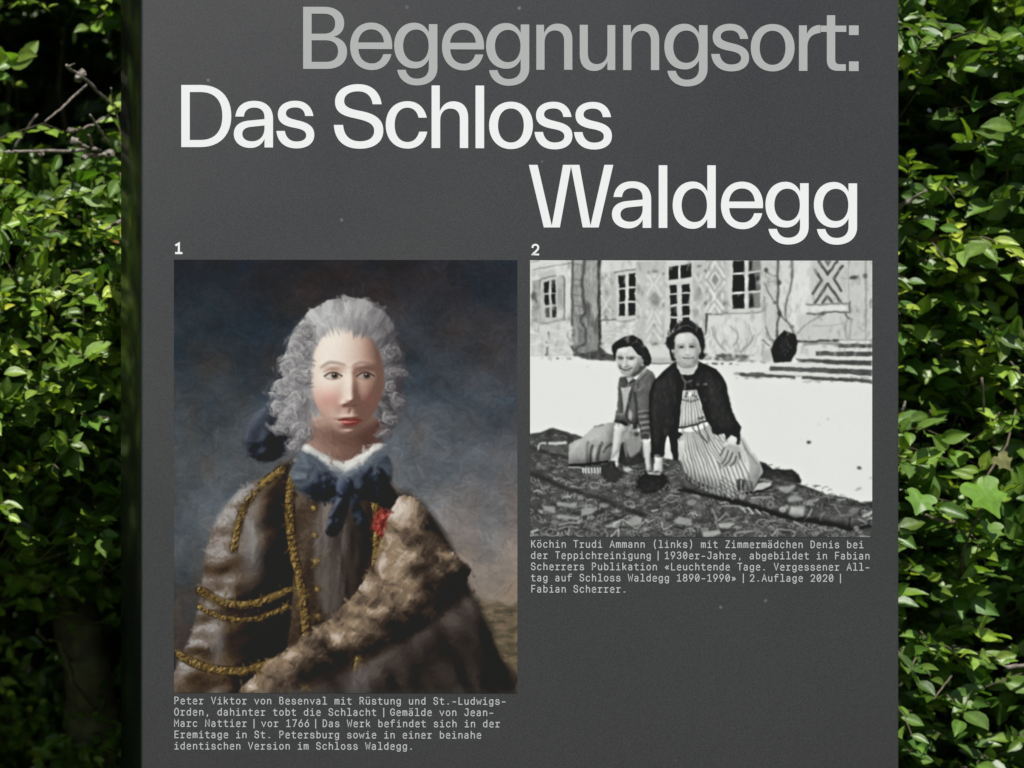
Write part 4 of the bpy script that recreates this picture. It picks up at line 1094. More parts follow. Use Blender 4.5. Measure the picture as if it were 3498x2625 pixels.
round_((2060, 1130, 200 / 952), [(212, 330), (280, 270), (430, 250), (590, 410), (655, 520), (490, 710), (420, 745), (300, 700), (236, 560)], 6, .4)
round_(TH, ROLL, 8, .8)
# -- cloth and knit shading
for _ in range(420):
    p.T(*TE)
    x, y = random.uniform(40, 1540), random.uniform(150, 1400)
    a_, b_ = int((1210 + y * U - 890) * p.k), int((2210 + x * U - 1810.5) * p.k)
    if p.a[a_, b_, 0] < 70: p.line([(x, y), (x + random.uniform(-30, 30), y + random.uniform(20, 90))], random.uniform(14, 40), random.choice([38, 42, 54, 62, 68]), 16, .35)
for _ in range(260):
    p.T(*TD)
    x, y = random.uniform(700, 2050), random.uniform(350, 1800)
    a_, b_ = int((1210 + y * U - 890) * p.k), int((1810 + x * U - 1810.5) * p.k)
    v_ = p.a[a_, b_, 0]
    if 80 < v_ < 190: p.line([(x, y), (x + random.uniform(-40, 20), y + random.uniform(30, 120))], random.uniform(10, 30), v_ * random.choice([.82, .9, 1.1, 1.16]), 12, .4)
for _ in range(260):
    p.T(*TA)
    x = random.uniform(715, 1175); y = random.uniform(0, 1560)
    p.line([(x, y), (x + random.uniform(-14, 14), y + random.uniform(30, 110))], random.uniform(6, 18), random.choice([82, 100, 120, 165, 190]), 8, .3)
for _ in range(900):
    p.T(1810, 890, 1)
    x, y = random.uniform(0, 1168), random.uniform(0, 325)
    v_ = p.a[int(y * p.k), min(p.W - 1, int(x * p.k)), 0]
    if v_ > 150: p.line([(x, y), (x + random.uniform(-9, 9), y + random.uniform(4, 26))], random.uniform(3, 9), v_ * random.choice([.7, .82, .88, 1.05, 1.07, 1.09]), 5, .42)
# a firmer tone curve in the carpets and the facade
v_ = p.a[:, :, 0]
dk_ = np.clip((150 - blur(v_, 6)) / 60, 0, 1)
loc = blur(v_, 7)
v_[:] = v_ + (v_ - loc) * (.45 * dk_ + .12)
# the lens and the emulsion: outlines wander a little
yy, xx = np.mgrid[0:p.H, 0:p.W].astype(float)
wq = 1.25 * np.ones_like(xx)
for fx_, fy_ in ((170, 170), (267, 152), (347, 340)): wq *= 1 - .9 * np.exp(-((xx - fx_) ** 2 + (yy - fy_) ** 2) / 30 ** 2)
xx2 = np.clip(xx + wq * fbm(p.H, p.W, 9, 2), 0, p.W - 1.001); yy2 = np.clip(yy + wq * fbm(p.H, p.W, 9, 2), 0, p.H - 1.001)
x0_, y0_ = xx2.astype(int), yy2.astype(int); fx_, fy_ = xx2 - x0_, yy2 - y0_
A_ = p.a[:, :, 0]
x1_, y1_ = np.minimum(x0_ + 1, p.W - 1), np.minimum(y0_ + 1, p.H - 1)
p.a[:, :, 0] = (A_[y0_, x0_] * (1 - fx_) + A_[y0_, x1_] * fx_) * (1 - fy_) + (A_[y1_, x0_] * (1 - fx_) + A_[y1_, x1_] * fx_) * fy_
# -- print grain, mottling and slight softness
tex = fbm(p.H, p.W, 7, 3, 0.8) * 13 + fbm(p.H, p.W, 26, 3) * 12
p.a[:, :, 0] += tex * np.clip((232 - p.a[:, :, 0]) / 60, 0, 1) * np.clip((p.a[:, :, 0] - 30) / 60, 0.25, 1)
p.a[:, :, 0] = blur(p.a[:, :, 0], 0.85)
p.a[:, :, 0] += rng.normal(0, 1.6, (p.H, p.W))
to_print(p, 'printed_photograph', 'black and white photograph of two women sitting on carpets in snow before a house', 1810.5, 889.8, 2979, 1834.0, 0.74, 0.012)

# ---------------------------------------------------------------- picture 1: a plain period portrait in the painting's colours
c = Canvas(0, 0, 1174, 1480, 0.5, 3)
_lat = rng.uniform(-1, 1, (256, 256))


def vn(u, v):
    """value noise at arbitrary coordinates"""
    i = np.floor(u).astype(int); j = np.floor(v).astype(int)
    fu, fv = u - i, v - j
    fu = fu * fu * (3 - 2 * fu); fv = fv * fv * (3 - 2 * fv)
    i0, i1, j0, j1 = i & 255, (i + 1) & 255, j & 255, (j + 1) & 255
    return (_lat[i0, j0] * (1 - fu) + _lat[i1, j0] * fu) * (1 - fv) + (_lat[i0, j1] * (1 - fu) + _lat[i1, j1] * fu) * fv


def vf(u, v, o=3):
    return sum(vn(u * 2 ** q + 17 * q, v * 2 ** q + 5 * q) * 0.55 ** q for q in range(o)) / 1.6


gy_, gx_ = np.mgrid[0:c.H, 0:c.W]
X, Y = (gx_ + .5) / c.k, (gy_ + .5) / c.k
LT = np.array((-0.56, -0.5, 0.66))


def full(pts, bl=3.0, sm=True):
    c.T(0, 0, 1)
    P = c.px(pts)
    if sm: P = spline(P)
    o = np.zeros((c.H, c.W))
    r = c.mask(P, bl * c.k, 3 * bl * c.k + 2)
    if r: m_, x0, y0 = r; o[y0:y0 + m_.shape[0], x0:x0 + m_.shape[1]] = m_
    return o


def lines_mask(pts, wd, soft=2.0):
    t_ = Canvas(0, 0, 1174, 1480, 0.5, 1)
    t_.line(pts, wd, 1.0, soft)
    return t_.a[:, :, 0]


def lit(Hh):
    dy, dx = np.gradient(Hh * c.k)
    n = np.stack([-dx, -dy, np.ones_like(dx)], 2)
    n /= np.linalg.norm(n, axis=2, keepdims=True)
    return n @ LT


def put(mask, val, stops):
    """colour a lit relief through a ramp of paint colours"""
    ps = [s_[0] for s_ in stops]
    col_ = np.stack([np.interp(val, ps, [s_[1][q] for s_ in stops]) for q in range(3)], 2)
    m_ = np.clip(mask, 0, 1)[:, :, None]
    c.a[:] = c.a * (1 - m_) + col_ * m_


def swell(mask, s_, amp):
    return amp * np.sqrt(np.clip(blur(mask, s_) * 1.25 - .2, 0, None))


G = lambda x0, y0, sx_, sy_, a_: a_ * np.exp(-((X - x0) / sx_) ** 2 - ((Y - y0) / sy_) ** 2)
grid = np.array([[(36, 40, 47), (38, 37, 42), (41, 39, 44), (45, 45, 51)], [(46, 51, 57), (46, 49, 55), (56, 57, 63), (56, 57, 63)], [(66, 71, 76), (76, 81, 88), (91, 94, 101), (78, 80, 87)],
                 [(82, 88, 95), (97, 99, 105), (122, 119, 122), (123, 116, 116)], [(60, 58, 58), (84, 78, 74), (128, 116, 108), (134, 118, 106)], [(40, 36, 36), (60, 52, 48), (84, 78, 60), (80, 74, 54)]], float)
c.a[:] = resize(grid, c.H, c.W)
c.a *= 1 + (0.20 * vf(X / 150, Y / 110, 5) + 0.07 * vf(X / 18, Y / 14, 3))[:, :, None]
c.a += vf(X / 120 + 40, Y / 120 + 9, 4)[:, :, None] * np.array((8, 0, -6))
# low smoke and a far field, lower right
sm_ = np.clip((Y - 930) / 200, 0, 1) * np.clip((X - 760) / 150, 0, 1)
put(sm_ * np.clip(vf(X / 160, Y / 50, 4) * 1.6 + .1, 0, 1) * .7, vf(X / 60, Y / 24, 3) * .5 + .5, [(0, (104, 98, 98)), (.5, (140, 128, 120)), (1, (170, 152, 136))])
put(np.clip((Y - 1150 - 16 * vf(X / 40, Y * 0, 2)) / 30, 0, 1) * np.clip((X - 800) / 60, 0, 1) * .85, vf(X / 36, Y / 12, 4) * .5 + .5, [(0, (52, 46, 38)), (.4, (84, 76, 60)), (.65, (112, 96, 78)), (1, (150, 122, 100))])
# ribbon of the hair
m_ = full([(330, 500), (262, 540), (240, 600), (252, 660), (300, 690), (372, 670), (410, 590), (390, 520)])
put(m_, lit(swell(m_, 16, 40) + 12 * vf(X / 60 + Y / 90, Y / 70 - X / 130, 2)), [(.3, (18, 18, 22)), (.62, (34, 36, 45)), (.85, (68, 73, 86)), (1, (96, 101, 114))])
# cloak of the far shoulder
m_ = full([(690, 770), (760, 780), (850, 830), (930, 940), (985, 1060), (1040, 1180), (1100, 1330), (1180, 1500), (560, 1500)], 8)
put(m_, lit(swell(m_, 40, 120) + 16 * vf(X / 90 + Y / 160, Y / 200, 2)), [(.2, (22, 19, 19)), (.66, (46, 39, 37)), (.85, (78, 67, 62)), (1, (112, 98, 92))])
# torso and near sleeve: dark bronze brown cloth with a sheen
TOR = [(380, 690), (560, 730), (690, 720), (790, 850), (850, 1050), (880, 1280), (900, 1500), (300, 1500), (330, 1000)]
m_ = full(TOR, 4)
put(m_, lit(swell(m_, 46, 190) + 16 * vf(X / 110 + Y / 300, Y / 260 - X / 300, 2)) + .05 * vf(X / 7, Y / 7, 2), [(.15, (22, 18, 17)), (.5, (30, 24, 22)), (.66, (43, 34, 29)), (.8, (66, 52, 43)), (.92, (98, 84, 74)), (1, (140, 130, 124))])
m_ = full([(520, 800), (600, 800), (640, 960), (630, 1150), (570, 1290), (500, 1180), (478, 960)], 10)
put(m_ * .85, lit(swell(m_, 22, 60) + 5 * vf(X / 30, Y / 160, 2)), [(.2, (34, 29, 27)), (.6, (66, 57, 53)), (.85, (110, 101, 98)), (1, (150, 143, 140))])
ARM = [(400, 700), (300, 745), (215, 800), (150, 880), (110, 1000), (92, 1150), (60, 1280), (10, 1390), (-30, 1500), (320, 1500), (385, 1320), (405, 1120), (415, 900)]
m_ = full(ARM, 4)
Ha = swell(m_, 40, 240) + 22 * vf(X / 150 - Y / 150, Y / 90 + X / 170, 2)
put(m_, lit(Ha) + .04 * vf(X / 7, Y / 7, 2), [(.1, (20, 16, 16)), (.45, (30, 24, 21)), (.66, (48, 37, 30)), (.8, (76, 60, 46)), (.93, (112, 98, 90)), (1, (168, 162, 162))])
put(m_ * G(262, 960, 38, 120, .7), vf(X / 16, Y / 40, 2) * .5 + .5, [(0, (128, 124, 128)), (1, (180, 180, 186))])
put(m_ * G(150, 1290, 26, 90, .55), vf(X / 16, Y / 40, 2) * .5 + .5, [(0, (128, 124, 128)), (1, (176, 174, 178))])
put(m_ * np.clip(1 - np.abs(X - (395 - (Y - 900) * .05)) / 30, 0, 1) * .75, X * 0, [(0, (22, 18, 17)), (1, (22, 18, 17))])


def trim(pts, wd):
    e = lines_mask(pts, wd * 1.35, 3)
    put(e * .8, X * 0, [(0, (36, 27, 18)), (1, (36, 27, 18))])
    e = lines_mask(pts, wd, 2)
    put(e * .95, lit(swell(e, 4, 9) + 5.5 * vf(X / 9, Y / 9, 2)), [(.2, (44, 33, 20)), (.55, (92, 72, 40)), (.8, (136, 110, 62)), (1, (190, 164, 108))])


trim([(420, 690), (395, 800), (402, 960), (440, 1150), (452, 1330), (446, 1490)], 27)
trim([(655, 740), (690, 850), (692, 990), (674, 1160), (640, 1330), (610, 1490)], 26)
trim([(370, 715), (280, 790), (228, 880), (205, 990)], 22)
trim([(92, 1130), (170, 1170), (270, 1176), (392, 1130)], 25)
trim([(88, 1185), (170, 1222), (270, 1228), (390, 1185)], 16)
trim([(20, 1350), (110, 1392), (230, 1404), (350, 1370)], 24)
for i in range(7):
    y = 850 + i * 92
    c.blob(478 + i * 4, y, 12, 12, (48, 36, 22), 3); c.blob(476 + i * 4, y - 2, 9, 9, (146, 118, 66), 2.5); c.blob(474 + i * 4, y - 4, 3.5, 3.5, (214, 192, 140), 1.5)
# a red rosette pinned to the coat
m_ = full([(690, 870), (730, 850), (760, 880), (752, 925), (725, 985), (700, 940), (680, 910)], 3)
put(m_, lit(swell(m_, 8, 24) + 12 * vf(X / 22, Y / 22, 3)), [(.2, (74, 24, 24)), (.6, (128, 46, 42)), (.85, (164, 70, 62)), (1, (190, 104, 92))])
# soft fur wrap from the far shoulder across the lap
WR = [(740, 850), (800, 800), (870, 860), (915, 950), (965, 1010), (1015, 1055), (985, 1130), (900, 1200), (780, 1275), (640, 1350), (500, 1420), (380, 1500), (215, 1500), (290, 1400), (400, 1310), (520, 1230), (620, 1130), (690, 1010)]
m0 = full(WR, 8)
wx = X + 26 * vf(X / 90, Y / 90, 3); wy = Y + 26 * vf(X / 90 + 50, Y / 90, 3)
al_, ac_ = wx * .55 - wy * .83, wx * .83 + wy * .55
hair_ = vf(ac_ / 7, al_ / 60, 3) + .6 * vf(ac_ / 3.4, al_ / 34, 2)
patch = vf(wx / 62, wy / 50, 3) * 1.5
m_ = np.clip((m0 + .3 * hair_ * (m0 > .02) - .45) * 3.2, 0, 1)
put(m_, lit(swell(m0, 26, 110)) * .75 + .11 * hair_ +   .30 * patch - .03, [(.12, (34, 28, 26)), (.35, (64, 52, 45)), (.52, (104, 88, 76)), (.68, (144, 122, 100)), (.82, (176, 158, 144)), (1, (214, 200, 190))])
# shadowed lap below the wrap
m0 = full([(330, 1520), (520, 1440), (680, 1360), (820, 1285), (940, 1205), (1010, 1150), (1070, 1250), (1110, 1360), (1180, 1500), (1180, 1530)], 10)
put(m0, lit(swell(m0, 30, 70) + 22 * vf(X / 100 - Y / 200, Y / 190 + X / 500, 2)), [(.2, (20, 18, 18)), (.62, (36, 31, 30)), (.82, (62, 54, 51)), (1, (104, 92, 88))])
put(full([(600, 1420), (650, 1395), (660, 1500), (596, 1500)], 8) * .6, vf(X / 10, Y / 60, 2) * .5 + .5, [(0, (70, 64, 64)), (1, (124, 118, 122))])
# powdered hair: a swept back mass, then irregular curls
HM = [(398, 520), (372, 440), (380, 330), (412, 240), (470, 168), (560, 130), (660, 140), (732, 190), (774, 280), (790, 380), (776, 470), (756, 560), (700, 610), (460, 610), (410, 570)]
m0 = full(HM, 6)
dxh, dyh = X - 590, Y - 400
th = np.arctan2(dyh, dxh); rr = np.hypot(dxh / .92, dyh)
st_ = vf(th * 9 + vf(X / 70, Y / 70, 2) * 1.6, rr / 85, 3) + .5 * vf(th * 26 + rr / 120, rr / 60, 2)
m_ = np.clip((m0 + .18 * st_ * (m0 > .02) - .4) * 3, 0, 1)
put(m_, lit(swell(m0, 26, 130)) * .8 + .17 * st_ + .02, [(.15, (62, 58, 62)), (.4, (112, 108, 112)), (.62, (156, 153, 156)), (.8, (188, 186, 188)), (1, (220, 218, 219))])
# neck and collar
m_ = full([(478, 540), (690, 540), (700, 660), (580, 720), (462, 660)], 4)
Hn = swell(m_, 30, 90)
put(m_, lit(Hn) - .34 * np.exp(-((Y - 600 - .0012 * (X - 590) ** 2 * -1) / 46) ** 2), [(.2, (86, 60, 54)), (.5, (128, 98, 88)), (.75, (178, 148, 136)), (1, (214, 190, 178))])
m_ = full([(452, 630), (500, 655), (580, 690), (650, 655), (702, 625), (708, 655), (584, 735), (446, 660)], 3)
put(m_, lit(swell(m_, 6, 26) + 3 * vf(X / 40, Y / 24, 2)), [(.2, (120, 118, 120)), (.6, (186, 184, 184)), (.9, (226, 224, 222))])
m_ = full([(446, 655), (580, 726), (708, 652), (748, 730), (700, 800), (580, 835), (440, 800), (398, 720)], 4)
put(m_, lit(swell(m_, 18, 60) + 10 * vf(X / 70 + Y / 60, Y / 40 - X / 80, 2)), [(.2, (34, 37, 45)), (.55, (64, 70, 81)), (.8, (92, 99, 111)), (1, (124, 130, 141))])
for q in ([(585, 770), (520, 725), (460, 735), (448, 800), (505, 825), (560, 800)], [(590, 765), (640, 715), (712, 712), (735, 790), (690, 830), (620, 800)], [(572, 790), (530, 880), (520, 940), (566, 930), (606, 800)], [(596, 790), (650, 860), (668, 920), (628, 910)]):
    m_ = full(q, 3)
    put(m_, lit(swell(m_, 10, 34) + 9 * vf(X / 40 + Y / 60, Y / 50 - X / 60, 2)), [(.25, (15, 16, 20)), (.66, (30, 32, 41)), (.86, (62, 68, 82)), (1, (96, 102, 118))])
m_ = full([(560, 750), (606, 748), (612, 806), (558, 808)], 3)
put(m_, lit(swell(m_, 7, 26)), [(.3, (20, 21, 28)), (.65, (46, 50, 66)), (1, (110, 118, 140))])
CUR = [(446, 246, 44), (428, 302, 52), (400, 366, 62), (432, 404, 44), (384, 446, 62), (424, 484, 52), (366, 510, 46), (404, 548, 58), (442, 588, 50), (370, 580, 36), (414, 636, 36), (744, 318, 36), (764, 388, 46), (740, 440, 40), (764, 486, 46), (738, 548, 42), (716, 596, 32)]
for cx_, cy_, r_ in CUR:
    tw = random.uniform(0, 6.28)
    ux, uy = X - cx_ + 16 * vf(X / 46, Y / 46 + cy_, 3), (Y - cy_) * random.uniform(1.05, 1.45) + 16 * vf(X / 46 + 30, Y / 46 + cx_, 3)
    rd = np.hypot(ux, uy); an = np.arctan2(uy, ux)
    ph = rd / r_ * 7 - an * random.choice([-1, 1]) + tw
    strand = .45 * np.sin(ph * 1.7 + 2.2 * vf(X / 24, Y / 24, 2)) + .9 * vf(ph * 1.5, an * 2.0 + cx_, 3)
    m_ = np.clip((1.02 - rd / r_ + .22 * strand) * 2.6, 0, 1)
    dome = lit(r_ * .55 * np.sqrt(np.clip(1.08 - (rd / r_) ** 2, 0.02, 1)))
    put(m_ * .94, dome * .5 + .17 * strand + .20 - (.16 if cx_ > 600 else 0), [(.12, (66, 61, 66)), (.38, (112, 107, 111)), (.6, (156, 153, 156)), (.8, (192, 190, 193)), (1, (222, 221, 223))])
# head: a modelled relief, lit from the upper left
cxh = 604.0
rx_ = 132 * (1 - .30 * np.clip((Y - 430) / 190, 0, 1) ** 1.5)
e2 = ((X - 592) / rx_) ** 2 + ((Y - 408) / 200) ** 2
mF = np.clip((1.0 - e2) * 7, 0, 1) * np.clip((Y - 238 - 46 * np.clip(np.abs(X - 588) / 118, 0, 1.2) ** 3 + 22 * st_) / 26, 0, 1) * np.clip((X - 462 + 12 * st_) / 20, 0, 1)
Hf = 150 * np.sqrt(np.clip(1.02 - e2, 0, 1))
for sg, kx in ((-1, 62), (1, 52)):
    Hf += G(cxh + sg * kx, 360, 46, 13, 7) + G(cxh + sg * (kx - 4), 392, 34, 19, -15) + G(cxh + sg * (kx - 2), 398, 21, 12, 10)
    Hf += G(cxh + sg * 24, 492, 11, 9, 9) + G(cxh + sg * 84, 462, 44, 40, 9) + G(cxh + sg * 34, 518, 16, 26, -3)
ny = np.clip((Y - 372) / 110, 0, 1)
Hf += np.exp(-((X - cxh - 2) / (14 + 7 * ny)) ** 2) * (5 + 22 * ny) * np.clip((500 - Y) / 22, 0, 1) * np.clip((Y - 350) / 30, 0, 1) + G(cxh + 2, 484, 17, 15, 12)
Hf += G(cxh, 538, 36, 8, 6) + G(cxh, 559, 28, 8, 8) + G(cxh, 548, 40, 4, -6) + G(cxh, 576, 28, 8, -8) + G(cxh - 2, 600, 30, 22, 10) + G(cxh, 518, 6, 10, -3)
Lf_ = lit(Hf) + .02 * vf(X / 12, Y / 12, 2)
put(mF, Lf_, [(.02, (112, 84, 75)), (.3, (166, 132, 120)), (.52, (203, 173, 160)), (.7, (218, 196, 185)), (.85, (231, 214, 204)), (1, (241, 230, 222))])
put(mF * (G(528, 474, 44, 38, .5) + G(668, 474, 28, 36, .36) + G(cxh, 490, 18, 14, .16)), Lf_, [(.2, (140, 80, 74)), (.7, (218, 148, 140)), (1, (236, 172, 164))])
lip = full([(566, 547), (585, 539), (603, 543), (620, 539), (640, 548), (622, 564), (602, 569), (582, 564)], 3)
put(lip * .75, lit(Hf), [(.2, (112, 42, 40)), (.6, (184, 80, 72)), (.9, (218, 124, 114))])
c.line([(562, 549), (584, 548), (603, 551), (622, 548), (643, 549)], 4, (92, 42, 40), 2.5, .85)
for sg, kx in ((-1, 60), (1, 50)):
    x, y = cxh + sg * kx, 396
    dk = .0 if sg < 0 else .22
    c.blob(x, y + 1, 27, 11, tuple(v * (1 - dk) for v in (206, 194, 186)), 3, .9)
    c.blob(x + 6, y, 12, 11, (62, 50, 45), 2.5); c.blob(x + 6, y - 1, 5, 5, (24, 20, 20), 1.5); c.blob(x + 3, y - 5, 2.6, 2.6, (226, 222, 218), 1)
    c.line([(x - 29, y + 2), (x - 12, y - 9), (x + 10, y - 10), (x + 30, y + 1)], 6, (70, 50, 44), 2.5, .9)
    c.line([(x - 24, y + 9), (x, y + 13), (x + 26, y + 7)], 4, (150, 112, 102), 3.5, .7)
    c.line([(x - 30, y - 13), (x - 6, y - 22), (x + 30, y - 12)], 4, (150, 116, 104), 4, .6)
    c.line([(x - 40, y - 32 - 3 * sg), (x - 8, y - 45), (x + 40, y - 34 + 3 * sg)], 9, (122, 98, 88), 6, .7, taper=True)
for sg in (-1, 1): c.line([(cxh + sg * 10, 499), (cxh + sg * 22, 497)], 6, (104, 66, 58), 4, .8)
# an oil painter's pass: short strokes following the forms, then weave, varnish and wear
lum = blur(c.a.mean(2), 2.0)
gyy, gxx = np.gradient(lum)
src = blur(c.a, .9)
for i in range(5200):
    x, y = random.uniform(0, 1174), random.uniform(0, 1480)
    if ((x - 600) / 150) ** 2 + ((y - 400) / 215) ** 2 < 1: continue
    a_, b_ = min(c.H - 1, int(y * c.k)), min(c.W - 1, int(x * c.k))
    t = math.atan2(gxx[a_, b_], -gyy[a_, b_]) + random.uniform(-.4, .4)
    ln = random.uniform(10, 30)
    cc = src[a_, b_] * random.uniform(.86, 1.16)
    c.line([(x - ln * math.cos(t), y - ln * math.sin(t)), (x + ln * math.cos(t), y + ln * math.sin(t))], random.uniform(5, 10), cc, 3, .5)
c.a += (np.sin(X * 1.05) * np.sin(Y * 1.15))[:, :, None] * .8
c.a = blur(c.a, .5)
c.a *= 1 + .05 * rng.normal(0, 1, (c.H, c.W, 1)) * np.clip(1.2 - c.a.mean(2, keepdims=True) / 190, .2, 1)
for _ in range(26):
    x, y = random.uniform(0, 1174), random.uniform(0, 760)
    if ((x - 600) / 170) ** 2 + ((y - 400) / 240) ** 2 < 1: continue
    c.line([(x, y), (x + random.uniform(-3, 3), y + random.uniform(8, 36))], 2.6, (104, 110, 120), 1.5, random.uniform(.06, .2))
edge = np.clip((Y - 1455 + 10 * vf(X / 20, Y / 20, 2)) / 25, 0, 1) * .35
put(edge, X * 0, [(0, (70, 70, 68)), (1, (70, 70, 68))])
to_print(c, 'printed_portrait', 'painted half length portrait of a man in period dress against a stormy sky', 593.9, 887.7, 1767.0, 2367.4, 0.78, 0.012)


# ------------------------------------------------------------------ the hedge behind the sign
def leaf_mat(name):
    m = bpy.data.materials.new(name)
    m.use_nodes = True
    nt_ = m.node_tree
    b = nt_.nodes['Principled BSDF']
    out = nt_.nodes['Material Output']
    a = N(m, 'ShaderNodeVertexColor', layer_name='tint')
    n1 = N(m, 'ShaderNodeTexNoise', Scale=140.0, Detail=3.0)
    L(m, obj_coords(m), n1.inputs['Vector'])
    mx = N(m, 'ShaderNodeMix', data_type='RGBA', blend_type='MULTIPLY')
    mx.inputs[0].default_value = 1.0
    L(m, a.outputs[0], mx.inputs[6])
    L(m, ramp(m, n1.outputs['Fac'], [(0.3, (0.78, 0.8, 0.75)), (0.7, (1.12, 1.1, 1.1))]), mx.inputs[7])
    L(m, mx.outputs[2], b.inputs['Base Color'])
    b.inputs['Roughness'].default_value = 0.43
    b.inputs['Specular IOR Level'].default_value = 0.55
    bp = N(m, 'ShaderNodeBump', Strength=0.25, Distance=0.0015)
    L(m, n1.outputs['Fac'], bp.inputs['Height'])
    L(m, bp.outputs['Normal'], b.inputs['Normal'])
    tr = N(m, 'ShaderNodeBsdfTranslucent')
    hs = N(m, 'ShaderNodeMix', data_type='RGBA', blend_type='MULTIPLY')
    hs.inputs[0].default_value = 1.0
    L(m, mx.outputs[2], hs.inputs[6])
    hs.inputs[7].default_value = (1.5, 1.6, 0.55, 1)
    L(m, hs.outputs[2], tr.inputs['Color'])
    ms = N(m, 'ShaderNodeMixShader')
    ms.inputs[0].default_value = 0.3
    L(m, b.outputs[0], ms.inputs[1]); L(m, tr.outputs[0], ms.inputs[2])
    L(m, ms.outputs[0], out.inputs['Surface'])
    return m


def bark_mat(name, c0, c1, c2, scale):
    m = mat(name, c0, 0.85, 0.25)
    b = m.node_tree.nodes['Principled BSDF']
    n1 = N(m, 'ShaderNodeTexNoise', Scale=scale, Detail=6.0, Roughness=0.65)
    L(m, obj_coords(m), n1.inputs['Vector'])
    L(m, ramp(m, n1.outputs['Fac'], [(0.3, c0), (0.52, c1), (0.68, c2)]), b.inputs['Base Color'])
    bp = N(m, 'ShaderNodeBump', Strength=0.6, Distance=0.004)
    L(m, n1.outputs['Fac'], bp.inputs['Height'])
    L(m, bp.outputs['Normal'], b.inputs['Normal'])
    return m


M_leaf = leaf_mat('hedge_leaf')
M_twig = bark_mat('twig_bark', (0.06, 0.045, 0.03), (0.11, 0.09, 0.06), (0.16, 0.13, 0.09), 90.0)
M_lich = bark_mat('lichen_bark', (0.09, 0.07, 0.06), (0.18, 0.15, 0.13), (0.33, 0.33, 0.29), 120.0)
M_trunk = bark_mat('mossy_bark', (0.05, 0.042, 0.028), (0.1, 0.085, 0.045), (0.13, 0.13, 0.05), 26.0)


def to_px(x, y, z):
    k = (DIST + y) / DIST
    return CX + ((x + OFF) / k - OFF) / S, CY + (EYE - z) / (S * k)


class Field:
    """smooth random field over the face of the hedge"""
    def __init__(s, cell):
        s.c = cell
        s.g = rng.uniform(-1, 1, (160, 160))

    def __call__(s, x, z):
        u = (x + 4) / s.c; v = (z + 1) / s.c
        i = u.astype(int); j = v.astype(int)
        fu = u - i; fv = v - j
        fu = fu * fu * (3 - 2 * fu); fv = fv * fv * (3 - 2 * fv)
        g_ = s.g
        i %= 158; j %= 158
        return (g_[i, j] * (1 - fu) + g_[i + 1, j] * fu) * (1 - fv) + (g_[i, j + 1] * (1 - fu) + g_[i + 1, j + 1] * fu) * fv


F1, F2, F3 = Field(0.32), Field(0.13), Field(0.085)
bump = lambda px, py, cx, cy, rx, ry: np.exp(-(((px - cx) / rx) ** 2 + ((py - cy) / ry) ** 2) ** 1.5)


def front(x, z):
    """depth of the clipped face of the hedge, with bulges and hollows"""
    px, py = to_px(x, 0.4, z)
    y = 0.40 + 0.05 * F1(x, z) + 0.035 * F2(x, z)
    left = 1 / (1 + np.exp((px - 1000) / 120))
    y -= left * 0.13 * bump(px, py, 250, 1250, 900, 620)
    y += left * 0.50 * bump(px, py, 265, 260, 260, 420)
    y += left * 0.26 * (1 / (1 + np.exp(-(py - 1950) / 90)))
    y -= (1 - left) * 0.04
    return y


def keep(x, z, d):
    """share of shoots that grow at depth d behind the face"""
    px, py = to_px(x, 0.4, z)
    left = 1 / (1 + np.exp((px - 1000) / 120))
    k = 0.80 + 0.55 * F2(x, z) + 0.55 * F3(x, z)
    k -= left * 1.7 * bump(px, py, 275, 250, 200, 330)
    k -= left * 0.5 * bump(px, py, 300, 2200, 230, 420)
    k -= left * 0.9 * bump(px, py, 300, 1470, 120, 80) + left * 0.7 * bump(px, py, 210, 1640, 110, 90) + left * 0.6 * bump(px, py, 260, 900, 70, 60)
    k -= (1 - left) * (0.8 * bump(px, py, 3200, 480, 130, 90) + 0.9 * bump(px, py, 3150, 1010, 90, 70) + 0.9 * bump(px, py, 3300, 1390, 110, 60) + 0.8 * bump(px, py, 3290, 2520, 200, 90) + 0.6 * bump(px, py, 3450, 2100, 90, 120) + 0.5 * bump(px, py, 3140, 2060, 80, 50))
    return k


n_try = 21000
sx = rng.uniform(-1.45, 1.75, n_try)
sz = rng.uniform(0.35, 2.45, n_try)
dep = rng.uniform(0, 1, n_try) ** 1.3 * 0.42
ok = rng.uniform(0.1, 1.0, n_try) < keep(sx, sz, dep)
hid = (sx > -0.33) & (sx < 0.62)                      # the stretch covered by the sign is grown thinner
ok &= ~(hid & (rng.uniform(0, 1, n_try) < 0.6))
sx, sz, dep = sx[ok], sz[ok], dep[ok]
sy = front(sx, sz) + dep + 0.05
ns = len(sx)
sdir = np.stack([rng.normal(0, 0.45, ns), -0.55 + rng.normal(0, 0.3, ns), 0.45 + rng.normal(0, 0.35, ns)], 1)
sdir /= np.linalg.norm(sdir, axis=1, keepdims=True)
slen = rng.uniform(0.06, 0.17, ns)
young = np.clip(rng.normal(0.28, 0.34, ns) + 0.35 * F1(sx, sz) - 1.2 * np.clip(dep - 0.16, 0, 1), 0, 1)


def nrm(v): return v / (np.linalg.norm(v, axis=-1, keepdims=True) + 1e-9)


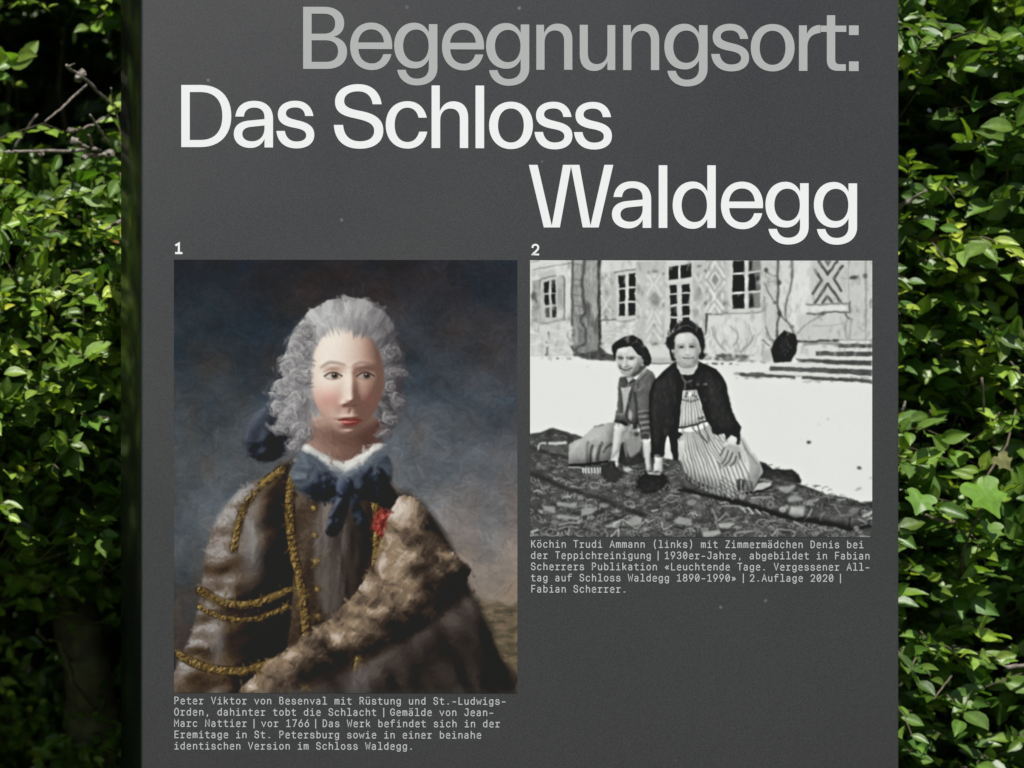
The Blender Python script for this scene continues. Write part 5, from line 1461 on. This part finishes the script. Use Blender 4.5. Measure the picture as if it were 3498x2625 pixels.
# leaves along each shoot, alternate left and right, the last one at the tip
LP, LA, LN, LS, LY, LD = [], [], [], [], [], []
base0 = np.stack([sx, sy, sz], 1)
upv = np.array((0, 0, 1.0))
for k in range(10):
    f = (k + 0.6) / 9.6
    sel = np.arange(ns)[(slen > 0.02 * k * 0.75)] if k < 9 else np.arange(ns)
    f = f if k < 9 else 1.0
    m_ = len(sel)
    bend = np.array((0, 0, -0.25)) * f * f
    pos = base0[sel] + (sdir[sel] + bend) * (slen[sel] * f)[:, None]
    side = nrm(np.cross(sdir[sel], upv + rng.normal(0, 0.5, (m_, 3))))
    sgn = (1 if k % 2 else -1)
    ax = nrm(sdir[sel] * rng.uniform(0.4, 0.9, (m_, 1)) + side * sgn * rng.uniform(0.5, 1.0, (m_, 1)) + rng.normal(0, 0.22, (m_, 3)) + np.array((0, -0.1, -0.12))) if k < 9 else nrm(sdir[sel] + rng.normal(0, 0.2, (m_, 3)))
    nn = np.array((-0.05, -0.58, 0.74)) + rng.normal(0, 0.40, (m_, 3))
    nn = nrm(nn - ax * (nn * ax).sum(1, keepdims=True))
    size = rng.uniform(0.025, 0.049, m_) * (1 - 0.35 * f * (young[sel] > 0.4)) * (1.0 if k < 9 else 0.8)
    LP.append(pos); LA.append(ax); LN.append(nn); LS.append(size)
    LY.append(np.clip(young[sel] * (0.3 + 0.8 * f) + rng.normal(0, 0.1, m_), 0, 1)); LD.append(dep[sel])
LP, LA, LN = map(np.concatenate, (LP, LA, LN)); LS, LY, LD = map(np.concatenate, (LS, LY, LD))


def leaves(P, A, Nn, size, template, curl, width):
    """template (n,3): x across (-1..1 half widths), y along 0..1, z up"""
    B = np.cross(A, Nn)
    t = template
    X = t[None, :, 0] * width[:, None] * size[:, None]
    Y = t[None, :, 1] * size[:, None]
    Z = (t[None, :, 2] - curl[:, None] * t[None, :, 1] ** 2) * size[:, None]
    return (P[:, None, :] + B[:, None, :] * X[..., None] + A[:, None, :] * Y[..., None] + Nn[:, None, :] * Z[..., None]).reshape(-1, 3)


rows = [(0.0, 0.03), (0.12, 0.42), (0.3, 0.86), (0.5, 1.0), (0.7, 0.78), (0.87, 0.38), (1.0, 0.02)]
tpl = []
for t_, w_ in rows:
    for q in (-1, -0.5, 0, 0.5, 1):
        tpl.append((q * w_, t_, 0.13 * abs(q) * w_ + 0.02 * math.sin(t_ * 9) * abs(q)))
tpl = np.array(tpl)
fq = []
for i in range(len(rows) - 1):
    for j in range(4):
        a = i * 5 + j
        fq.append((a, a + 1, a + 6, a + 5))
fq = np.array(fq)
# fewer vertices for leaves deep inside
low = np.array([0, 1, 2, 3, 4])


def build_leaves(idx, name):
    n = len(idx)
    V = leaves(LP[idx], LA[idx], LN[idx], LS[idx], tpl, rng.uniform(-0.05, 0.38, n), rng.uniform(0.24, 0.33, n))
    F = (np.arange(n)[:, None, None] * len(tpl) + fq[None]).reshape(-1, 4)
    me = fast_mesh(name, V, F, True)
    y_ = LY[idx][:, None]
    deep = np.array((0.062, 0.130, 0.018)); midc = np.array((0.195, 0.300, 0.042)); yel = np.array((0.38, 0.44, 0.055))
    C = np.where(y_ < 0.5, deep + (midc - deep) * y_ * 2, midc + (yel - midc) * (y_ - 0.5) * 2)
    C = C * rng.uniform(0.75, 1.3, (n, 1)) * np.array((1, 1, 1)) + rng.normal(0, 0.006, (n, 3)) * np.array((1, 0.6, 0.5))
    C *= np.where(idx >= n_outer, 0.55, 1.0)[:, None]  # inner leaves darkened in colour to stand for shade inside the hedge
    rust = rng.uniform(0, 1, n) < 0.0012
    C[rust] = np.array((0.2, 0.12, 0.04))
    C = np.repeat(np.clip(C, 0.004, 0.5), len(tpl), 0)
    vein = np.tile(np.where(np.abs(tpl[:, 0]) < 0.01, 1.25, 1.0), n)[:, None]
    set_colors(me, C * vein)
    return me


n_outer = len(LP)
# the thick inside of the hedge: larger leaves, shade put into their darker colour
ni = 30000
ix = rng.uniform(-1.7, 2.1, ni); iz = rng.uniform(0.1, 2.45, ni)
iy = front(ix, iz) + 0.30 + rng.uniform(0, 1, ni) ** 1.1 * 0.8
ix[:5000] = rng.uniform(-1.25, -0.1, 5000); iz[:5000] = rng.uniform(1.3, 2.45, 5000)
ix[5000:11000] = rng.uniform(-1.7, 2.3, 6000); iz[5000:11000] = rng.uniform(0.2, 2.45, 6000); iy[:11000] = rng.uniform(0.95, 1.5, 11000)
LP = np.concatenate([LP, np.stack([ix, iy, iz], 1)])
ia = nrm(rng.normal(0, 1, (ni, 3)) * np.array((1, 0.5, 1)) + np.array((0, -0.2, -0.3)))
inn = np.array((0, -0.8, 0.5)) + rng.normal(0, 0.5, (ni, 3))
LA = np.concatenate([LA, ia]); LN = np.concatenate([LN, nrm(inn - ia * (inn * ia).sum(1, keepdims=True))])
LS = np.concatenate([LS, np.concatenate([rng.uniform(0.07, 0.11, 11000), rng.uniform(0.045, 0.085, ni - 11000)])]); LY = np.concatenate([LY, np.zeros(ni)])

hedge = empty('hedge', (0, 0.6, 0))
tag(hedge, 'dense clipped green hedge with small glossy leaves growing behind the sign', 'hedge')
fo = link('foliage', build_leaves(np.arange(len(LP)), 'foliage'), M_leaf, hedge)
fo['kind'] = 'stuff'


def tube(pts, r0, r1, sides=5, wob=0.0):
    P = [Vector(q) for q in pts]
    V, F = [], []
    for i, q in enumerate(P):
        d = (P[min(i + 1, len(P) - 1)] - P[max(i - 1, 0)]).normalized()
        a = d.cross(Vector((0.3, 0.2, 1))).normalized(); b = d.cross(a)
        r = r0 + (r1 - r0) * i / (len(P) - 1)
        for s_ in range(sides):
            t = 2 * math.pi * s_ / sides
            rr = r * (1 + wob * random.uniform(-1, 1))
            V.append(q + (a * math.cos(t) + b * math.sin(t)) * rr)
    for i in range(len(P) - 1):
        for s_ in range(sides):
            s2 = (s_ + 1) % sides
            F.append((i * sides + s_, i * sides + s2, (i + 1) * sides + s2, (i + 1) * sides + s_))
    F.append(tuple(range(sides))[::-1]); F.append(tuple((len(P) - 1) * sides + s_ for s_ in range(sides)))
    return V, F


def joined(parts):
    V, F = [], []
    for v, f in parts:
        b = len(V)
        V += v; F += [tuple(i + b for i in q) for q in f]
    return V, F


# green and brown shoots that carry the leaves
parts = []
for i in range(ns):
    p0 = Vector(base0[i]); d = Vector(sdir[i]); l_ = slen[i]
    parts.append(tube([p0 - d * 0.05, p0 + d * l_ * 0.4, p0 + d * l_ * 0.75 + Vector((0, 0, -0.03 * l_)), p0 + d * l_ * 0.98 + Vector((0, 0, -0.2 * l_))], 0.0016, 0.0007, 3))
sh_ = link('shoots', mesh('shoots', *joined(parts), True), M_twig, hedge)
sh_['kind'] = 'stuff'
# stems inside
parts = []
for i in range(34):
    x = -1.4 + i * 0.094 + random.uniform(-0.03, 0.03); y = random.uniform(0.78, 1.05)
    pts = [(x, y, 0)]
    for z in (0.5, 1.0, 1.5, 2.0, 2.4):
        pts.append((x + random.uniform(-0.08, 0.08), y + random.uniform(-0.06, 0.06), z))
    parts.append(tube(pts, random.uniform(0.010, 0.02), 0.004, 6, 0.1))
    for k in range(4):
        z = random.uniform(0.7, 2.2)
        dx = random.uniform(-0.25, 0.25)
        parts.append(tube([(x, y, z), (x + dx * 0.3, y - 0.03, z + 0.05), (x + dx * .6, y - 0.09, z + random.uniform(0.0, 0.2))], 0.004, 0.0015, 5, 0.15))
st = link('stems', mesh('stems', *joined(parts), True), M_trunk, hedge)
st['kind'] = 'stuff'


def branch(pix, y0, y1, r0, r1, m, wob=0.25, name='bare_twig'):
    n = len(pix)
    pts = []
    for i, (a, b) in enumerate(pix):
        y = y0 + (y1 - y0) * i / (n - 1)
        pts.append(at(a, b, y))
    fine = []
    for i in range(n - 1):
        for t in (0, 0.25, 0.5, 0.75):
            q = pts[i].lerp(pts[i + 1], t)
            fine.append(q + Vector((random.uniform(-1, 1), random.uniform(-1, 1), random.uniform(-1, 1))) * r0 * 0.5)
    fine.append(pts[-1])
    return link(name, mesh(name, *tube(fine, r0, r1, 8, wob), True), m, hedge)


Z1 = lambda x, y: (x * 0.542, y * 0.542)
br = [([(280, 770), (380, 690), (470, 605), (545, 540)], .36, .44, .0022, .0032), ([(420, 415), (450, 445), (500, 470), (560, 520), (660, 620), (750, 690)], .34, .5, .0030, .0032),
      ([(425, 420), (470, 402)], .34, .33, .0022, .0012), ([(20, 962), (90, 958), (250, 955), (430, 952), (540, 945), (630, 950)], .36, .40, .0030, .0046), ([(432, 830), (500, 820), (580, 790), (700, 718)], .34, .5, .0040, .0022),
      ([(565, 725), (615, 800), (655, 865), (680, 900)], .34, .44, .0024, .0034), ([(455, 890), (510, 915), (560, 932), (630, 952)], .33, .42, .0055, .0034), ([(558, 850), (575, 890), (582, 935)], .36, .41, .0024, .0034),
      ([(520, 992), (600, 985), (690, 965)], .36, .42, .0030, .0040), ([(700, 560), (710, 640), (745, 700)], .40, .5, .0020, .0022), ([(240, 720), (160, 830), (80, 950)], .52, .56, .0024, .0030),
      ([(665, 1450), (720, 1420), (760, 1395)], .26, .3, .0030, .0044), ([(440, 1050), (450, 1110), (455, 1200)], .25, .3, .0014, .0018)]
for pix, y0, y1, r0, r1 in br:
    branch([Z1(*q) for q in pix], y0, y1, r0 * .66, r1 * .66, M_lich)
# crusts of lichen on the twigs
for zx, zy, y, r in ((505, 478, .355, .0065), (490, 500, .36, .006), (520, 465, .36, .006), (445, 828, .34, .005), (470, 890, .33, .006), (685, 968, .41, .007), (262, 968, .37, .0042), (530, 993, .36, .0045)):
    bm = bmesh.new()
    bmesh.ops.create_icosphere(bm, subdivisions=2, radius=r)
    for v in bm.verts: v.co *= 1 + random.uniform(-0.35, 0.35)
    q = at(*Z1(zx, zy), y)
    for v in bm.verts: v.co += q
    me = bpy.data.meshes.new('lichen_tuft'); bm.to_mesh(me); bm.free()
    link('lichen_tuft', me, M_lich, hedge)
Z5 = lambda x, y: (2900 + x * .5422, y * .5422)
branch([Z5(300, 1312), (Z5(360, 1275)), Z5(430, 1235), Z5(490, 1200)], .36, .32, .0034, .0018, M_lich, 0.45)
branch([(3354, 1290), (3362, 1410), (3378, 1470), (3400, 1520)], .34, .4, .0016, .0022, M_twig, 0.1)
branch([(3083, 1405), (3086, 1390), (3092, 1370)], .33, .33, .0022, .0014, M_lich, 0.2)
branch([(3160, 1760), (3200, 1775), (3240, 1784), (3290, 1775)], .31, .34, .0018, .0022, M_twig, 0.1)
branch([(3190, 2390), (3225, 2340), (3250, 2310)],   .3, .33, .0009, .0013, M_twig, 0.1)
branch([(3115, 2290), (3122, 2260), (3135, 2240)], .3, .33, .0009, .0012, M_twig, 0.1)
branch([(3440, 2280), (3498, 2278), (3560, 2280)], .36, .38, .003, .003, M_lich, 0.2)
# the old mossy stem low on the left
pts = [at(330, 2760, .80), at(320, 2450, .76), at(300, 2280, .74), at(262, 2120, .76), at(285, 1950, .82), at(330, 1700, .9)]
fine = []
for i in range(len(pts) - 1):
    for t in (0, .25, .5, .75): fine.append(pts[i].lerp(pts[i + 1], t))
V, F = tube(fine, 0.05, 0.032, 14, 0.14)
link('trunk', mesh('trunk', V, F, True), M_trunk, hedge)
V, F = tube([at(262, 2150, .76), at(232, 2060, .72), at(195, 2000, .7), at(140, 1960, .66)], 0.014, 0.007, 8, 0.2)
link('bare_twig', mesh('limb', V, F, True), M_trunk, hedge)
branch([(330, 2430), (250, 2330), (205, 2190), (150, 2185), (128, 2150)], .68, .6, .0040, .0024, M_trunk, .3)

# ------------------------------------------------------------------ ivy climbing through the hedge on the right
ivy = empty('ivy_vine', tuple(at(3330, 1700, 0.3)))
tag(ivy, 'ivy vine with broad lobed bright green leaves to the right of the sign', 'ivy')
IVY = [(0, 0), (.18, -.13), (.42, -.10), (.56, .10), (.44, .26), (.42, .38), (.56, .52), (.30, .62), (.14, .80), (0, 1.02)]
out_ = IVY + [(-x, y) for x, y in IVY[-2:0:-1]]


def ivy_leaf(px, py, y, size, rot, tilt, c_):
    P = spline(out_, True, 3)
    n = len(P)
    V = [Vector((0, 0.34, 0.03))]
    for r_ in (0.5, 1.0):
        for q in P:
            v = Vector((q[0] * r_, 0.34 + (q[1] - 0.34) * r_, 0))
            v.z = 0.10 * abs(v.x) - 0.16 * (v.y - .3) ** 2 + 0.02 * math.sin(9 * v.x + 7 * v.y)
            V.append(v)
    F = []
    for i in range(n):
        j = (i + 1) % n
        F.append((0, 1 + i, 1 + j)); F.append((1 + i, 1 + n + i, 1 + n + j, 1 + j))
    M_ = Matrix.Translation(at(px, py, y)) @ Matrix.Rotation(R(90 - tilt), 4, 'X') @ Matrix.Rotation(R(rot), 4, 'Z') @ Matrix.Scale(size, 4)
    me = mesh('leaf', [M_ @ v for v in V], F, True)
    set_colors(me, np.array([c_] * len(V)) * rng.uniform(.92, 1.08, (len(V), 1)))
    return link('leaf', me, M_leaf, ivy)


ivy_leaf(3335, 1655, .27, .056, 200, 30, (0.13, 0.26, 0.024))
ivy_leaf(3150, 1690, .27, .038, 150, 34, (0.12, 0.24, 0.03))
ivy_leaf(3410, 1560, .30, .026, 215, 20, (0.17, 0.17, 0.06))
ivy_leaf(3385, 1790, .30, .030, 170, 30, (0.12, 0.22, 0.03))
pts = [at(3280, 2000, .36), at(3290, 1880, .31), at(3350, 1740, .30), at(3375, 1620, .32), at(3440, 1520, .33), at(3470, 1400, .36)]
link('vine_stem', mesh('vine_stem', *tube(pts, .0022, .0012, 6), True), M_twig, ivy)
